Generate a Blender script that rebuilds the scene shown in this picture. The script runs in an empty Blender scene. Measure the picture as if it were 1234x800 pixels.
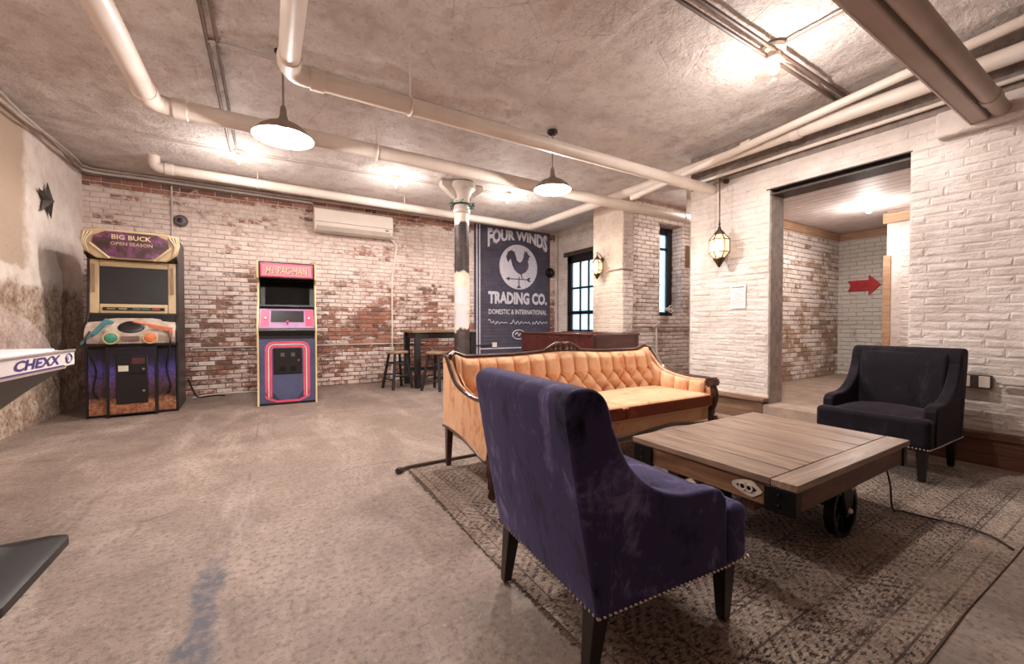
import bpy, bmesh, math, random
from mathutils import Vector, Matrix, noise

SC = bpy.context.scene
COL = SC.collection
R = math.radians
PI = math.pi

# ------------------------------------------------------------------ camera, world, exposure
cam_data = bpy.data.cameras.new('camera')
cam_data.sensor_width = 36.0
cam_data.lens = 36.0 * 490.0 / 1234.0
cam_data.clip_start = 0.02
camera = bpy.data.objects.new('camera', cam_data)
COL.objects.link(camera)
camera.location = (0, 0, 1.05)
camera.rotation_euler = (R(90 - 1.05), 0, R(-31))
SC.camera = camera

world = bpy.data.worlds.new('daylight')
SC.world = world
world.use_nodes = True
bg = world.node_tree.nodes['Background']
bg.inputs['Color'].default_value = (0.86, 0.93, 1.0, 1)
bg.inputs['Strength'].default_value = 2.4

SC.view_settings.view_transform = 'Standard'
SC.view_settings.look = 'None'
SC.view_settings.gamma = 1.0
SC.view_settings.use_curve_mapping = False
SC.view_settings.exposure = 0.52

LAMP_COL = (1.0, 0.945, 0.905)
P_PEND, P_JAR, P_BARE, P_LANT = 85.0, 58.0, 30.0, 4.0

# ------------------------------------------------------------------ helpers: materials
def lin(c):
    o = []
    for v in c[:3]:
        v = v / 255.0
        o.append(v / 12.92 if v <= 0.04045 else ((v + 0.055) / 1.055) ** 2.4)
    return (o[0], o[1], o[2], 1.0)

class NT:
    """small node-graph writer"""
    def __init__(self, name):
        self.m = bpy.data.materials.new(name)
        self.m.use_nodes = True
        self.t = self.m.node_tree
        self.b = self.t.nodes['Principled BSDF']
        self.out = self.t.nodes['Material Output']
        self._pos = None
    def n(self, typ, **kw):
        x = self.t.nodes.new(typ)
        for k, v in kw.items():
            setattr(x, k, v)
        return x
    def l(self, a, b):
        self.t.links.new(a, b)
    def put(self, sock, v):
        if hasattr(v, 'is_output'):
            self.l(v, sock)
        else:
            sock.default_value = v
    def pos(self):
        if self._pos is None:
            self._pos = self.n('ShaderNodeNewGeometry').outputs['Position']
        return self._pos
    def objco(self):
        return self.n('ShaderNodeTexCoord').outputs['Object']
    def scaled(self, co, s):
        x = self.n('ShaderNodeVectorMath', operation='MULTIPLY')
        self.put(x.inputs[0], co); x.inputs[1].default_value = s
        return x.outputs[0]
    def sep(self, co):
        x = self.n('ShaderNodeSeparateXYZ'); self.l(co, x.inputs[0]); return x.outputs
    def noise(self, scale, detail=5, rough=0.6, co=None, dist=0.0):
        x = self.n('ShaderNodeTexNoise')
        self.l(co if co is not None else self.pos(), x.inputs['Vector'])
        x.inputs['Scale'].default_value = scale
        x.inputs['Detail'].default_value = detail
        x.inputs['Roughness'].default_value = rough
        x.inputs['Distortion'].default_value = dist
        return x.outputs['Fac']
    def voro(self, scale, co=None, feature='F1'):
        x = self.n('ShaderNodeTexVoronoi', feature=feature)
        self.l(co if co is not None else self.pos(), x.inputs['Vector'])
        x.inputs['Scale'].default_value = scale
        return x.outputs['Distance']
    def ramp(self, fac, stops, interp='LINEAR'):
        x = self.n('ShaderNodeValToRGB')
        cr = x.color_ramp
        cr.interpolation = interp
        while len(cr.elements) < len(stops):
            cr.elements.new(0.5)
        for e, (p, c) in zip(cr.elements, stops):
            e.position = p
            e.color = (c, c, c, 1) if isinstance(c, (int, float)) else lin(c)
        self.put(x.inputs[0], fac)
        return x.outputs[0]
    def math(self, op, a, b=0.0, clamp=False):
        x = self.n('ShaderNodeMath', operation=op)
        x.use_clamp = clamp
        self.put(x.inputs[0], a); self.put(x.inputs[1], b)
        return x.outputs[0]
    def mix(self, fac, a, b, mode='MIX'):
        x = self.n('ShaderNodeMix', data_type='RGBA', blend_type=mode)
        self.put(x.inputs[0], fac)
        self.put(x.inputs[6], lin(a) if isinstance(a, tuple) else a)
        self.put(x.inputs[7], lin(b) if isinstance(b, tuple) else b)
        return x.outputs[2]
    def attr(self, name):
        return self.n('ShaderNodeAttribute', attribute_name=name).outputs['Fac']
    def bump(self, h, strength=0.3, dist=0.01, prev=None):
        x = self.n('ShaderNodeBump')
        x.inputs['Strength'].default_value = strength
        x.inputs['Distance'].default_value = dist
        self.l(h, x.inputs['Height'])
        if prev is not None:
            self.l(prev, x.inputs['Normal'])
        return x.outputs[0]
    def done(self, col=None, rough=None, normal=None, metal=None, sheen=None, sheen_tint=None, spec=None, coat=None):
        b = self.b
        if col is not None: self.put(b.inputs['Base Color'], lin(col) if isinstance(col, tuple) else col)
        if rough is not None: self.put(b.inputs['Roughness'], rough)
        if normal is not None: self.l(normal, b.inputs['Normal'])
        if metal is not None: b.inputs['Metallic'].default_value = metal
        if spec is not None: b.inputs['Specular IOR Level'].default_value = spec
        if coat is not None: b.inputs['Coat Weight'].default_value = coat
        if sheen is not None:
            b.inputs['Sheen Weight'].default_value = sheen
            b.inputs['Sheen Roughness'].default_value = 0.35
            if sheen_tint: b.inputs['Sheen Tint'].default_value = lin(sheen_tint)
        return self.m

MATS = {}
def simple(name, c0, c1=None, rough=0.6, scale=8.0, bump=0.0, bscale=60.0, metal=0.0, local=False, spec=None, coat=None, sheen=None, tint=None):
    """a two-tone noise material"""
    if name in MATS: return MATS[name]
    t = NT(name)
    co = t.objco() if local else t.pos()
    c1 = c1 or tuple(v * 0.85 for v in c0)
    col = t.ramp(t.noise(scale, 5, 0.6, co), [(0.3, c1), (0.7, c0)])
    nm = t.bump(t.noise(bscale, 3, 0.6, co), bump, 0.004) if bump else None
    MATS[name] = t.done(col, rough, nm, metal, sheen, tint, spec, coat)
    return MATS[name]

def emit(name, c, s):
    if name in MATS: return MATS[name]
    t = NT(name)
    t.b.inputs['Base Color'].default_value = lin(c)
    t.b.inputs['Emission Color'].default_value = lin(c)
    t.b.inputs['Emission Strength'].default_value = s
    MATS[name] = t.m
    return t.m

def glassy(name, tint=(255, 255, 255), refl=0.12, rough=0.05, veil=0.0, veil_col=(230, 230, 235)):
    """thin clear sheet: see-through with a little gloss"""
    if name in MATS: return MATS[name]
    t = NT(name)
    tr = t.n('ShaderNodeBsdfTransparent'); tr.inputs[0].default_value = lin(tint)
    gl = t.n('ShaderNodeBsdfGlossy'); gl.inputs['Roughness'].default_value = rough
    mx = t.n('ShaderNodeMixShader'); mx.inputs[0].default_value = refl
    t.l(tr.outputs[0], mx.inputs[1]); t.l(gl.outputs[0], mx.inputs[2])
    last = mx
    if veil:
        df = t.n('ShaderNodeBsdfTranslucent'); df.inputs[0].default_value = lin(veil_col)
        m2 = t.n('ShaderNodeMixShader'); m2.inputs[0].default_value = veil
        t.l(mx.outputs[0], m2.inputs[1]); t.l(df.outputs[0], m2.inputs[2]); last = m2
    t.l(last.outputs[0], t.out.inputs['Surface'])
    MATS[name] = t.m
    return t.m

# ------------------------------------------------------------------ helpers: meshes and objects
class MB:
    def __init__(self):
        self.v = []; self.f = []
    def add(self, vs, fs):
        b = len(self.v)
        self.v += [tuple(p) for p in vs]
        self.f += [tuple(b + i for i in q) for q in fs]
        return self
    def box(self, x0, x1, y0, y1, z0, z1):
        vs = [(x, y, z) for z in (z0, z1) for y in (y0, y1) for x in (x0, x1)]
        return self.add(vs, [(0, 2, 3, 1), (4, 5, 7, 6), (0, 1, 5, 4), (2, 6, 7, 3), (0, 4, 6, 2), (1, 3, 7, 5)])
    def hexa(self, bot, top):
        return self.add(list(bot) + list(top), [(3, 2, 1, 0), (4, 5, 6, 7), (0, 1, 5, 4), (1, 2, 6, 5), (2, 3, 7, 6), (3, 0, 4, 7)])
    def leg(self, x, y, z0, z1, w0, w1, dx=0, dy=0):
        """tapered square post, foot w0 at z0 (offset dx,dy), top w1 at z1"""
        a, b = w0 / 2, w1 / 2
        q = [(-1, -1), (1, -1), (1, 1), (-1, 1)]
        return self.hexa([(x + dx + s * a, y + dy + t * a, z0) for s, t in q], [(x + s * b, y + t * b, z1) for s, t in q])
    def tube(self, path, r, n=10, caps=True, flat=None):
        pts = [Vector(p) for p in path]
        rs = r if isinstance(r, (list, tuple)) else [r] * len(pts)
        ring0 = len(self.v)
        up = None
        for i, p in enumerate(pts):
            if i == 0: t = pts[1] - p
            elif i == len(pts) - 1: t = p - pts[i - 1]
            else: t = (pts[i + 1] - p).normalized() + (p - pts[i - 1]).normalized()
            t = t.normalized() if t.length > 1e-9 else Vector((0, 0, 1))
            if up is None:
                up = Vector((0, 0, 1)) if abs(t.z) < 0.9 else Vector((1, 0, 0))
            a = t.cross(up)
            if a.length < 1e-6: a = t.orthogonal()
            a.normalize(); b = a.cross(t).normalized(); up = b
            for k in range(n):
                w = 2 * PI * k / n
                s = flat if flat else 1.0
                self.v.append(tuple(p + a * (math.cos(w) * rs[i]) + b * (math.sin(w) * rs[i] * s)))
        for i in range(len(pts) - 1):
            for k in range(n):
                a0 = ring0 + i * n + k; a1 = ring0 + i * n + (k + 1) % n
                self.f.append((a0, a1, a1 + n, a0 + n))
        if caps:
            self.f.append(tuple(ring0 + k for k in reversed(range(n))))
            e = ring0 + (len(pts) - 1) * n
            self.f.append(tuple(e + k for k in range(n)))
        return self
    def cyl(self, p0, p1, r0, r1=None, n=16):
        return self.tube([p0, p1], [r0, r0 if r1 is None else r1], n)
    def lathe(self, prof, c=(0, 0, 0), n=24, cap0=False, cap1=False, axis='z'):
        b = len(self.v)
        for r, z in prof:
            for k in range(n):
                w = 2 * PI * k / n
                x, y = r * math.cos(w), r * math.sin(w)
                p = {'z': (x, y, z), 'x': (z, x, y), 'y': (x, z, y)}[axis]
                self.v.append((c[0] + p[0], c[1] + p[1], c[2] + p[2]))
        for i in range(len(prof) - 1):
            for k in range(n):
                a0 = b + i * n + k; a1 = b + i * n + (k + 1) % n
                self.f.append((a0, a1, a1 + n, a0 + n))
        if cap0: self.f.append(tuple(b + k for k in reversed(range(n))))
        if cap1: self.f.append(tuple(b + (len(prof) - 1) * n + k for k in range(n)))
        return self
    def ball(self, c, r, n=12, m=8, sz=1.0, sx=1.0, sy=1.0):
        prof = [(max(1e-4, r * math.sin(PI * i / m)), -r * math.cos(PI * i / m)) for i in range(m + 1)]
        s = len(self.v)
        self.lathe(prof, (0, 0, 0), n)
        for i in range(s, len(self.v)):
            p = self.v[i]; self.v[i] = (c[0] + p[0] * sx, c[1] + p[1] * sy, c[2] + p[2] * sz)
        return self
    def torus(self, c, R0, r, axis='z', n=24, m=8, a0=0.0, a1=2 * PI):
        full = abs(a1 - a0 - 2 * PI) < 1e-6
        k = n if full else n + 1
        pts = []
        for i in range(k):
            w = a0 + (a1 - a0) * i / n
            x, y = R0 * math.cos(w), R0 * math.sin(w)
            pts.append({'z': (x, y, 0), 'x': (0, x, y), 'y': (x, 0, y)}[axis])
        pts = [(c[0] + p[0], c[1] + p[1], c[2] + p[2]) for p in pts]
        if full: pts = pts + [pts[0], ]
        return self.tube(pts, r, m, caps=not full)
    def prism(self, poly, a0, a1, plane='xz'):
        """extrude a 2-D polygon: plane 'xz' along y, 'yz' along x, 'xy' along z"""
        n = len(poly)
        def P(p, a):
            return {'xz': (p[0], a, p[1]), 'yz': (a, p[0], p[1]), 'xy': (p[0], p[1], a)}[plane]
        vs = [P(p, a0) for p in poly] + [P(p, a1) for p in poly]
        fs = [tuple(range(n)), tuple(reversed(range(n, 2 * n)))]
        fs += [(i, i + n, (i + 1) % n + n, (i + 1) % n) for i in range(n)]
        return self.add(vs, fs)
    def grid(self, nu, nv, fn):
        b = len(self.v)
        for j in range(nv + 1):
            for i in range(nu + 1):
                self.v.append(tuple(fn(i / nu, j / nv)))
        w = nu + 1
        for j in range(nv):
            for i in range(nu):
                a = b + j * w + i
                self.f.append((a, a + 1, a + 1 + w, a + w))
        return self
    def mesh(self, name='mesh', fix=True):
        me = bpy.data.meshes.new(name)
        me.from_pydata(self.v, [], self.f)
        if fix:
            bm = bmesh.new(); bm.from_mesh(me)
            bmesh.ops.recalc_face_normals(bm, faces=bm.faces)
            bm.to_mesh(me); bm.free()
        return me
    def build(self, name, m, parent=None, smooth=35, bevel=0, seg=2, sub=0, fix=True, loc=None, rot=None, label=None):
        me = self.mesh(name, fix)
        me.materials.append(m)
        if smooth:
            for p in me.polygons: p.use_smooth = True
            me.set_sharp_from_angle(angle=R(smooth))
        o = bpy.data.objects.new(name, me)
        COL.objects.link(o)
        if parent is not None: o.parent = parent
        if loc: o.location = loc
        if rot: o.rotation_euler = rot
        if bevel:
            b = o.modifiers.new('bevel', 'BEVEL'); b.width = bevel; b.segments = seg; b.limit_method = 'ANGLE'; b.angle_limit = R(40)
        if sub:
            s = o.modifiers.new('subdivision', 'SUBSURF'); s.levels = sub; s.render_levels = sub
        if label: o['label'] = label
        return o

def tag(o, label, cat, group=None):
    o['label'] = label; o['category'] = cat
    if group: o['group'] = group
    return o

def thing(name, label, cat, loc=(0, 0, 0), rz=0.0, group=None):
    o = bpy.data.objects.new(name, None)
    o.empty_display_size = 0.1
    COL.objects.link(o)
    o.location = loc; o.rotation_euler = (0, 0, rz)
    return tag(o, label, cat, group)

def struct(o):
    o['kind'] = 'structure'
    return o

def stuff(o):
    o['kind'] = 'stuff'
    return o

def dup(root, label=None, loc=None, rz=None):
    def cp(o, par):
        c = o.copy(); COL.objects.link(c)
        if par is not None: c.parent = par
        for ch in o.children: cp(ch, c)
        return c
    r = cp(root, None)
    if label: r['label'] = label
    if loc: r.location = loc
    if rz is not None: r.rotation_euler = (0, 0, rz)
    return r

def lamp(name, parent, loc, power, size=0.04, col=LAMP_COL):
    d = bpy.data.lights.new(name, 'POINT')
    d.energy = power; d.color = col; d.shadow_soft_size = size
    o = bpy.data.objects.new(name, d); COL.objects.link(o)
    o.parent = parent; o.location = loc
    return o

def lamp_down(name, parent, loc, power, size=0.04, col=LAMP_COL):
    """an added spot below a bulb, lighting downward without brightening the ceiling"""
    d = bpy.data.lights.new(name, 'SPOT')
    d.energy = power; d.color = col; d.shadow_soft_size = size
    d.spot_size = R(166); d.spot_blend = 0.35
    o = bpy.data.objects.new(name, d); COL.objects.link(o)
    o.parent = parent; o.location = loc
    return o

def text_geo(s, height, width=None, bold=0.0, shear=0.0):
    """outline lettering as flat triangles: list of 2-D verts (baseline at 0, left at 0) and faces"""
    cu = bpy.data.curves.new('lettering', 'FONT')
    cu.body = s; cu.size = 1.0; cu.offset = bold; cu.shear = shear; cu.resolution_u = 2
    o = bpy.data.objects.new('lettering', cu); COL.objects.link(o)
    dg = bpy.context.evaluated_depsgraph_get(); dg.update()
    me = bpy.data.meshes.new_from_object(o.evaluated_get(dg))
    vs = [(v.co.x, v.co.y) for v in me.vertices]; fs = [tuple(p.vertices) for p in me.polygons]
    bpy.data.objects.remove(o); bpy.data.curves.remove(cu); bpy.data.meshes.remove(me)
    x0 = min(p[0] for p in vs); x1 = max(p[0] for p in vs); y0 = min(p[1] for p in vs); y1 = max(p[1] for p in vs)
    k = height / (y1 - y0)
    kx = width / (x1 - x0) if width else k
    return [((p[0] - x0) * kx, (p[1] - y0) * k) for p in vs], fs

def put_text(mb, s, origin, uax, vax, height, width=None, bold=0.0, shear=0.0, warp=None, center=False):
    vs, fs = text_geo(s, height, width, bold, shear)
    w = max(p[0] for p in vs)
    o = Vector(origin); u = Vector(uax); v = Vector(vax)
    out = []
    for x, y in vs:
        if center: x -= w / 2
        if warp: x, y = warp(x, y, w)
        out.append(o + u * x + v * y)
    return mb.add(out, fs)

def smooth_path(pts, n=6):
    """Catmull-Rom through points"""
    P = [Vector(p) for p in pts]
    P = [P[0] * 2 - P[1]] + P + [P[-1] * 2 - P[-2]]
    out = []
    for i in range(1, len(P) - 2):
        for k in range(n):
            t = k / n
            a, b, c, d = P[i - 1], P[i], P[i + 1], P[i + 2]
            out.append(0.5 * ((2 * b) + (c - a) * t + (2 * a - 5 * b + 4 * c - d) * t * t + (3 * b - a - 3 * c + d) * t ** 3))
    out.append(P[-2])
    return out

def bend_path(pts, rad=0.1, n=5):
    """straight runs with rounded corners"""
    P = [Vector(p) for p in pts]
    out = [P[0]]
    for i in range(1, len(P) - 1):
        a = (P[i - 1] - P[i]); b = (P[i + 1] - P[i])
        r = min(rad, a.length * 0.45, b.length * 0.45)
        p0 = P[i] + a.normalized() * r; p1 = P[i] + b.normalized() * r
        for k in range(n + 1):
            t = k / n
            out.append(p0 * (1 - t) ** 2 + P[i] * 2 * t * (1 - t) + p1 * t * t)
    out.append(P[-1])
    return out

def sm2(pts, n=5):
    return [(p.x, p.y) for p in smooth_path([(a, b, 0) for a, b in pts], n)]

# ------------------------------------------------------------------ materials of the room
def m_floor():
    t = NT('concrete_floor')
    p = t.pos()
    big = t.noise(0.55, 6, 0.62, dist=0.8)
    mid = t.noise(3.2, 8, 0.72)
    fine = t.noise(38, 5, 0.75)
    st = t.noise(1.0, 6, 0.7, t.scaled(p, (2.6, 0.7, 1.0)), 0.6)
    col = t.ramp(big, [(0.30, (114, 98, 89)), (0.45, (138, 120, 109)), (0.58, (151, 133, 122)), (0.72, (170, 154, 144))])
    col = t.mix(t.ramp(mid, [(0.35, 0.75), (0.60, 0.0)]), col, (112, 96, 87))
    col = t.mix(t.ramp(st, [(0.50, 0.0), (0.66, 0.55)]), col, (180, 163, 152))
    col = t.mix(t.ramp(fine, [(0.37, 0.75), (0.5, 0.0)]), col, (90, 77, 69))
    col = t.mix(t.ramp(fine, [(0.58, 0.0), (0.72, 0.5)]), col, (190, 174, 163))
    # worn dark paint streak, a stain lying along the floor
    s = t.sep(p)
    wob = t.math('MULTIPLY', t.math('SUBTRACT', t.noise(5, 4), 0.5), 0.22)
    dx = t.math('ABSOLUTE', t.math('ADD', t.math('SUBTRACT', s[0], -0.21), wob))
    inx = t.ramp(dx, [(0.025, 1.0), (0.055, 0.0)])
    iny = t.math('MULTIPLY', t.ramp(t.math('DIVIDE', s[1], 4.0), [(0.0, 1.0), (0.52, 1.0), (0.58, 0.0)]), 1.0)
    msk = t.math('MULTIPLY', t.math('MULTIPLY', inx, iny), t.ramp(t.noise(26, 5, 0.7), [(0.34, 0.25), (0.54, 0.95)]))
    col = t.mix(msk, col, (82, 80, 90))
    # cracks
    cr = t.voro(0.55, t.scaled(p, (1, 1, 1)), 'DISTANCE_TO_EDGE')
    ck = t.math('MULTIPLY', t.ramp(cr, [(0.0, 0.7), (0.006, 0.0)]), t.ramp(t.noise(1.4, 3), [(0.48, 0.0), (0.58, 1.0)]))
    col = t.mix(ck, col, (92, 76, 66))
    h = t.math('ADD', t.math('MULTIPLY', mid, 0.6), t.math('MULTIPLY', fine, 0.5))
    return t.done(col, t.ramp(big, [(0.3, 0.42), (0.7, 0.62)]), t.bump(h, 0.7, 0.014), spec=0.3)

def m_ceiling():
    t = NT('rough_plaster_ceiling')
    big = t.noise(0.9, 6, 0.65, dist=0.7)
    mid = t.noise(5, 7, 0.7)
    fine = t.noise(30, 5, 0.7)
    col = t.ramp(big, [(0.3, (208, 193, 185)), (0.5, (226, 214, 207)), (0.7, (238, 229, 224))])
    col = t.mix(t.ramp(mid, [(0.38, 0.6), (0.52, 0.0)]), col, (194, 176, 166))
    col = t.mix(t.ramp(fine, [(0.33, 0.45), (0.45, 0.0)]), col, (156, 136, 126))
    vo = t.voro(2.2, t.pos(), 'DISTANCE_TO_EDGE')
    ck = t.math('MULTIPLY', t.ramp(vo, [(0.0, 1.0), (0.02, 0.0)]), t.ramp(t.noise(1.1, 3), [(0.52, 0.0), (0.62, 1.0)]))
    col = t.mix(t.math('MULTIPLY', ck, 0.2), col, (134, 108, 96))
    h = t.math('SUBTRACT', t.math('ADD', mid, t.math('MULTIPLY', fine, 0.45)), t.math('MULTIPLY', ck, 0.12))
    return t.done(col, 0.55, t.bump(h, 1.0, 0.045), spec=0.4)

def m_brick_worn():
    """red brick with worn-off white paint: more of it left on the upper wall"""
    t = NT('worn_painted_brick')
    p = t.pos(); tone = t.attr('tone'); s = t.sep(p)
    brick = t.ramp(tone, [(0.0, (92, 62, 54)), (0.25, (138, 92, 76)), (0.5, (164, 108, 88)), (0.75, (180, 130, 110)), (1.0, (122, 92, 82))])
    brick = t.mix(t.ramp(t.noise(45, 4, 0.7), [(0.4, 0.5), (0.6, 0.0)]), brick, (96, 64, 52))
    zz = t.math('DIVIDE', s[2], 3.2)
    amt = t.ramp(zz, [(0.0, 0.50), (0.22, 0.47), (0.42, 0.54), (0.58, 0.63), (0.78, 0.69), (0.90, 0.66), (0.935, 0.40), (1.0, 0.34)])
    f = t.math('ADD', t.math('MULTIPLY', t.noise(1.0, 5, 0.6, dist=0.5), 0.75), t.math('MULTIPLY', t.noise(9, 7, 0.8, t.scaled(p, (1, 1, 1.8)), 0.5), 0.85))
    f = t.math('ADD', f, t.math('MULTIPLY', tone, 0.20))
    f = t.math('SUBTRACT', t.math('ADD', amt, 0.86), f)           # > .5 paint
    pm = t.ramp(f, [(0.44, 0.0), (0.54, 0.92)])
    paint = t.ramp(t.noise(9, 6, 0.7), [(0.3, (204, 178, 166)), (0.55, (228, 208, 198)), (0.75, (240, 226, 218))])
    col = t.mix(pm, brick, paint)
    h = t.math('ADD', t.noise(50, 4, 0.7), t.math('MULTIPLY', pm, 0.5))
    return t.done(col, 0.8, t.bump(h, 0.5, 0.006), spec=0.25)

def m_brick_white(name, lo=(198, 183, 174), mid=(216, 203, 195), hi=(229, 218, 211), dirt=(160, 138, 126), dirt_at=0.36):
    t = NT(name)
    tone = t.attr('tone')
    col = t.ramp(t.noise(3.5, 6, 0.65), [(0.3, lo), (0.5, mid), (0.7, hi)])
    col = t.mix(t.math('MULTIPLY', tone, 0.16), col, lo)
    col = t.mix(t.ramp(t.noise(11, 6, 0.78, dist=0.6), [(dirt_at - 0.07, 0.8), (dirt_at, 0.0)]), col, dirt)
    h = t.math('ADD', t.noise(11, 6, 0.7, t.scaled(t.pos(), (1, 1, 1.7)), 0.4), t.math('MULTIPLY', t.noise(60, 3), 0.3))
    return t.done(col, 0.6, t.bump(h, 0.8, 0.02), spec=0.3)

def m_brick_mottled(name, pal, paint, amt):
    t = NT(name)
    tone = t.attr('tone')
    brick = t.ramp(tone, [(i / (len(pal) - 1), c) for i, c in enumerate(pal)])
    f = t.math('ADD', t.math('MULTIPLY', t.noise(1.6, 6, 0.65, dist=0.5), 0.8), t.math('MULTIPLY', t.noise(13, 5, 0.75), 0.45))
    f = t.math('ADD', f, t.math('MULTIPLY', tone, 0.2))
    s = t.sep(t.pos())
    f = t.math('SUBTRACT', f, t.math('MULTIPLY', s[2], 0.06))
    col = t.mix(t.ramp(f, [(amt - 0.06, 1.0), (amt + 0.05, 0.0)]), brick, paint)
    return t.done(col, 0.8, t.bump(t.noise(45, 4, 0.7), 0.5, 0.006), spec=0.25)

def m_plaster_left():
    t = NT('old_plaster')
    p = t.pos(); s = t.sep(p)
    wob = t.math('MULTIPLY', t.math('SUBTRACT', t.noise(3.5, 5, 0.65), 0.5), 0.45)
    zz = t.math('ADD', s[2], wob); yy = t.math('ADD', s[1], t.math('MULTIPLY', wob, 0.8))
    white = t.ramp(t.noise(5, 6, 0.65), [(0.3, (214, 196, 184)), (0.6, (234, 220, 210))])
    bare = t.ramp(t.noise(6, 7, 0.75), [(0.32, (128, 100, 82)), (0.5, (178, 152, 132)), (0.68, (214, 196, 180))])
    bare = t.mix(t.ramp(t.noise(24, 6, 0.8), [(0.36, 0.8), (0.5, 0.0)]), bare, (92, 72, 60))
    bare = t.mix(t.ramp(t.noise(19, 6, 0.8), [(0.54, 0.0), (0.66, 0.7)]), bare, (222, 206, 192))
    low = t.ramp(t.math('DIVIDE', zz, 3.2), [(0.44, 1.0), (0.475, 0.0)])
    patch = t.math('MULTIPLY', t.ramp(t.math('DIVIDE', yy, 8.0), [(0.757, 1.0), (0.77, 0.0)]), t.ramp(t.math('DIVIDE', zz, 3.2), [(0.5, 0.0), (0.51, 1.0)]))
    col = t.mix(low, white, bare)
    col = t.mix(patch, col, (190, 166, 146))
    h = t.math('ADD', t.noise(9, 6, 0.7), t.math('MULTIPLY', low, t.noise(16, 5, 0.7)))
    return t.done(col, 0.75, t.bump(h, 0.8, 0.022), spec=0.25)

def m_mural():
    t = NT('navy_sign_paint')
    tone = t.attr('tone')
    col = t.ramp(t.noise(4, 6, 0.7), [(0.3, (66, 60, 74)), (0.6, (86, 79, 93)), (0.8, (116, 108, 120))])
    col = t.mix(t.math('MULTIPLY', tone, 0.3), col, (58, 54, 72))
    col = t.mix(t.ramp(t.noise(24, 5, 0.75), [(0.66, 0.0), (0.74, 0.6)]), col, (176, 164, 170))
    return t.done(col, 0.7, t.bump(t.noise(50, 4, 0.7), 0.4, 0.005))

def m_letter():
    t = NT('faded_white_lettering')
    col = t.ramp(t.noise(20, 6, 0.75), [(0.30, (120, 112, 128)), (0.40, (206, 198, 206)), (0.7, (228, 220, 224))])
    return t.done(col, 0.75)

def m_wood(name, c0, c1, c2, stretch=(2, 22, 22), rough=0.5, local=True, bump=0.25, coat=None):
    t = NT(name)
    co = t.objco() if local else t.pos()
    inf = t.n('ShaderNodeObjectInfo').outputs['Random']
    off = t.n('ShaderNodeVectorMath', operation='ADD'); t.l(co, off.inputs[0])
    cmb = t.n('ShaderNodeCombineXYZ')
    for i in range(3): t.l(t.math('MULTIPLY', inf, 17.0 + 5 * i), cmb.inputs[i])
    t.l(cmb.outputs[0], off.inputs[1])
    g = t.noise(1.0, 6, 0.65, t.scaled(off.outputs[0], stretch), 0.6)
    col = t.ramp(g, [(0.3, c0), (0.5, c1), (0.68, c2)])
    col = t.mix(t.math('MULTIPLY', inf, 0.3), col, c0)
    return t.done(col, rough, t.bump(g, bump, 0.004), spec=0.4, coat=coat)

M = {}
M['floor'] = m_floor()
M['ceiling'] = m_ceiling()
M['brick_worn'] = m_brick_worn()
M['mortar'] = simple('grey_mortar', (206, 188, 176), (176, 152, 138), 0.85, 6, 0.6, 70)
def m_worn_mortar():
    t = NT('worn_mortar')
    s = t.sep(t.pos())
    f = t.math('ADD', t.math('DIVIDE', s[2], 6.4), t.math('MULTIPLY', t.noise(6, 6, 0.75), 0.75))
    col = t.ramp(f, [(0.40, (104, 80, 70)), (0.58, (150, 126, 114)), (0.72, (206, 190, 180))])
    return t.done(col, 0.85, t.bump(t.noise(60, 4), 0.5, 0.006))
M['worn_mortar'] = m_worn_mortar()
M['mortar_dark'] = simple('dirty_mortar', (176, 150, 134), (128, 98, 82), 0.85, 6, 0.6, 70)
M['brick_white'] = m_brick_white('white_painted_brick')
M['mortar_white'] = m_brick_white('white_painted_joints', (190, 175, 166), (207, 193, 185), (219, 207, 200))
M['pier_paint'] = m_brick_white('cream_pier_paint', (204, 184, 168), (222, 204, 188), (232, 216, 202), (150, 120, 100), 0.34)
M['brick_window'] = m_brick_mottled('bare_alcove_brick', [(124, 100, 90), (158, 132, 120), (182, 160, 148), (200, 182, 172)], (220, 206, 198), 0.70)
M['brick_inner'] = m_brick_mottled('mottled_inner_brick', [(120, 92, 78), (158, 124, 104), (184, 156, 136), (150, 126, 106)], (222, 208, 200), 0.67)
M['brick_inner_pale'] = m_brick_mottled('pale_inner_brick', [(168, 150, 136), (186, 176, 164), (196, 190, 180), (150, 120, 98)], (216, 212, 204), 0.86)
M['plaster'] = m_plaster_left()
M['mural'] = m_mural()
M['letter'] = m_letter()
M['pipe'] = simple('cream_pipe_paint', (230, 217, 206), (214, 198, 186), 0.42, 3.0, 0.15, 30, spec=0.5)
M['pipe_grey'] = simple('beige_duct_paint', (190, 173, 162), (168, 150, 140), 0.5, 3.0, 0.15, 30)
M['conduit'] = simple('painted_conduit', (208, 194, 184), (180, 164, 154), 0.45, 6)
M['conduit_dark'] = simple('brown_conduit', (128, 104, 92), (96, 76, 68), 0.5, 6)
M['black'] = simple('black_paint', (26, 23, 23), (17, 15, 15), 0.4, 10)
M['iron'] = simple('black_iron', (30, 27, 27), (16, 14, 14), 0.45, 14, 0.3, 60, metal=0.6)
M['steel'] = simple('rusty_steel', (78, 62, 54), (48, 37, 32), 0.6, 10, 0.4, 50)
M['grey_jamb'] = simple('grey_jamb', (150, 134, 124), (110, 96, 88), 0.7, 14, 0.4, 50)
M['plinth'] = m_wood('plinth_wood', (92, 66, 50), (124, 94, 74), (152, 122, 100), (22, 2, 22), 0.6, False)
M['plinth_red'] = m_wood('brown_base_board', (74, 44, 32), (104, 66, 48), (128, 86, 64), (22, 2, 22), 0.55, False)
M['step'] = simple('step_concrete', (178, 156, 140), (140, 118, 104), 0.7, 6, 0.4, 50)
M['trim_pine'] = m_wood('pine_trim', (150, 112, 84), (178, 140, 110), (198, 164, 136), (3, 3, 30), 0.5, False)
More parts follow.
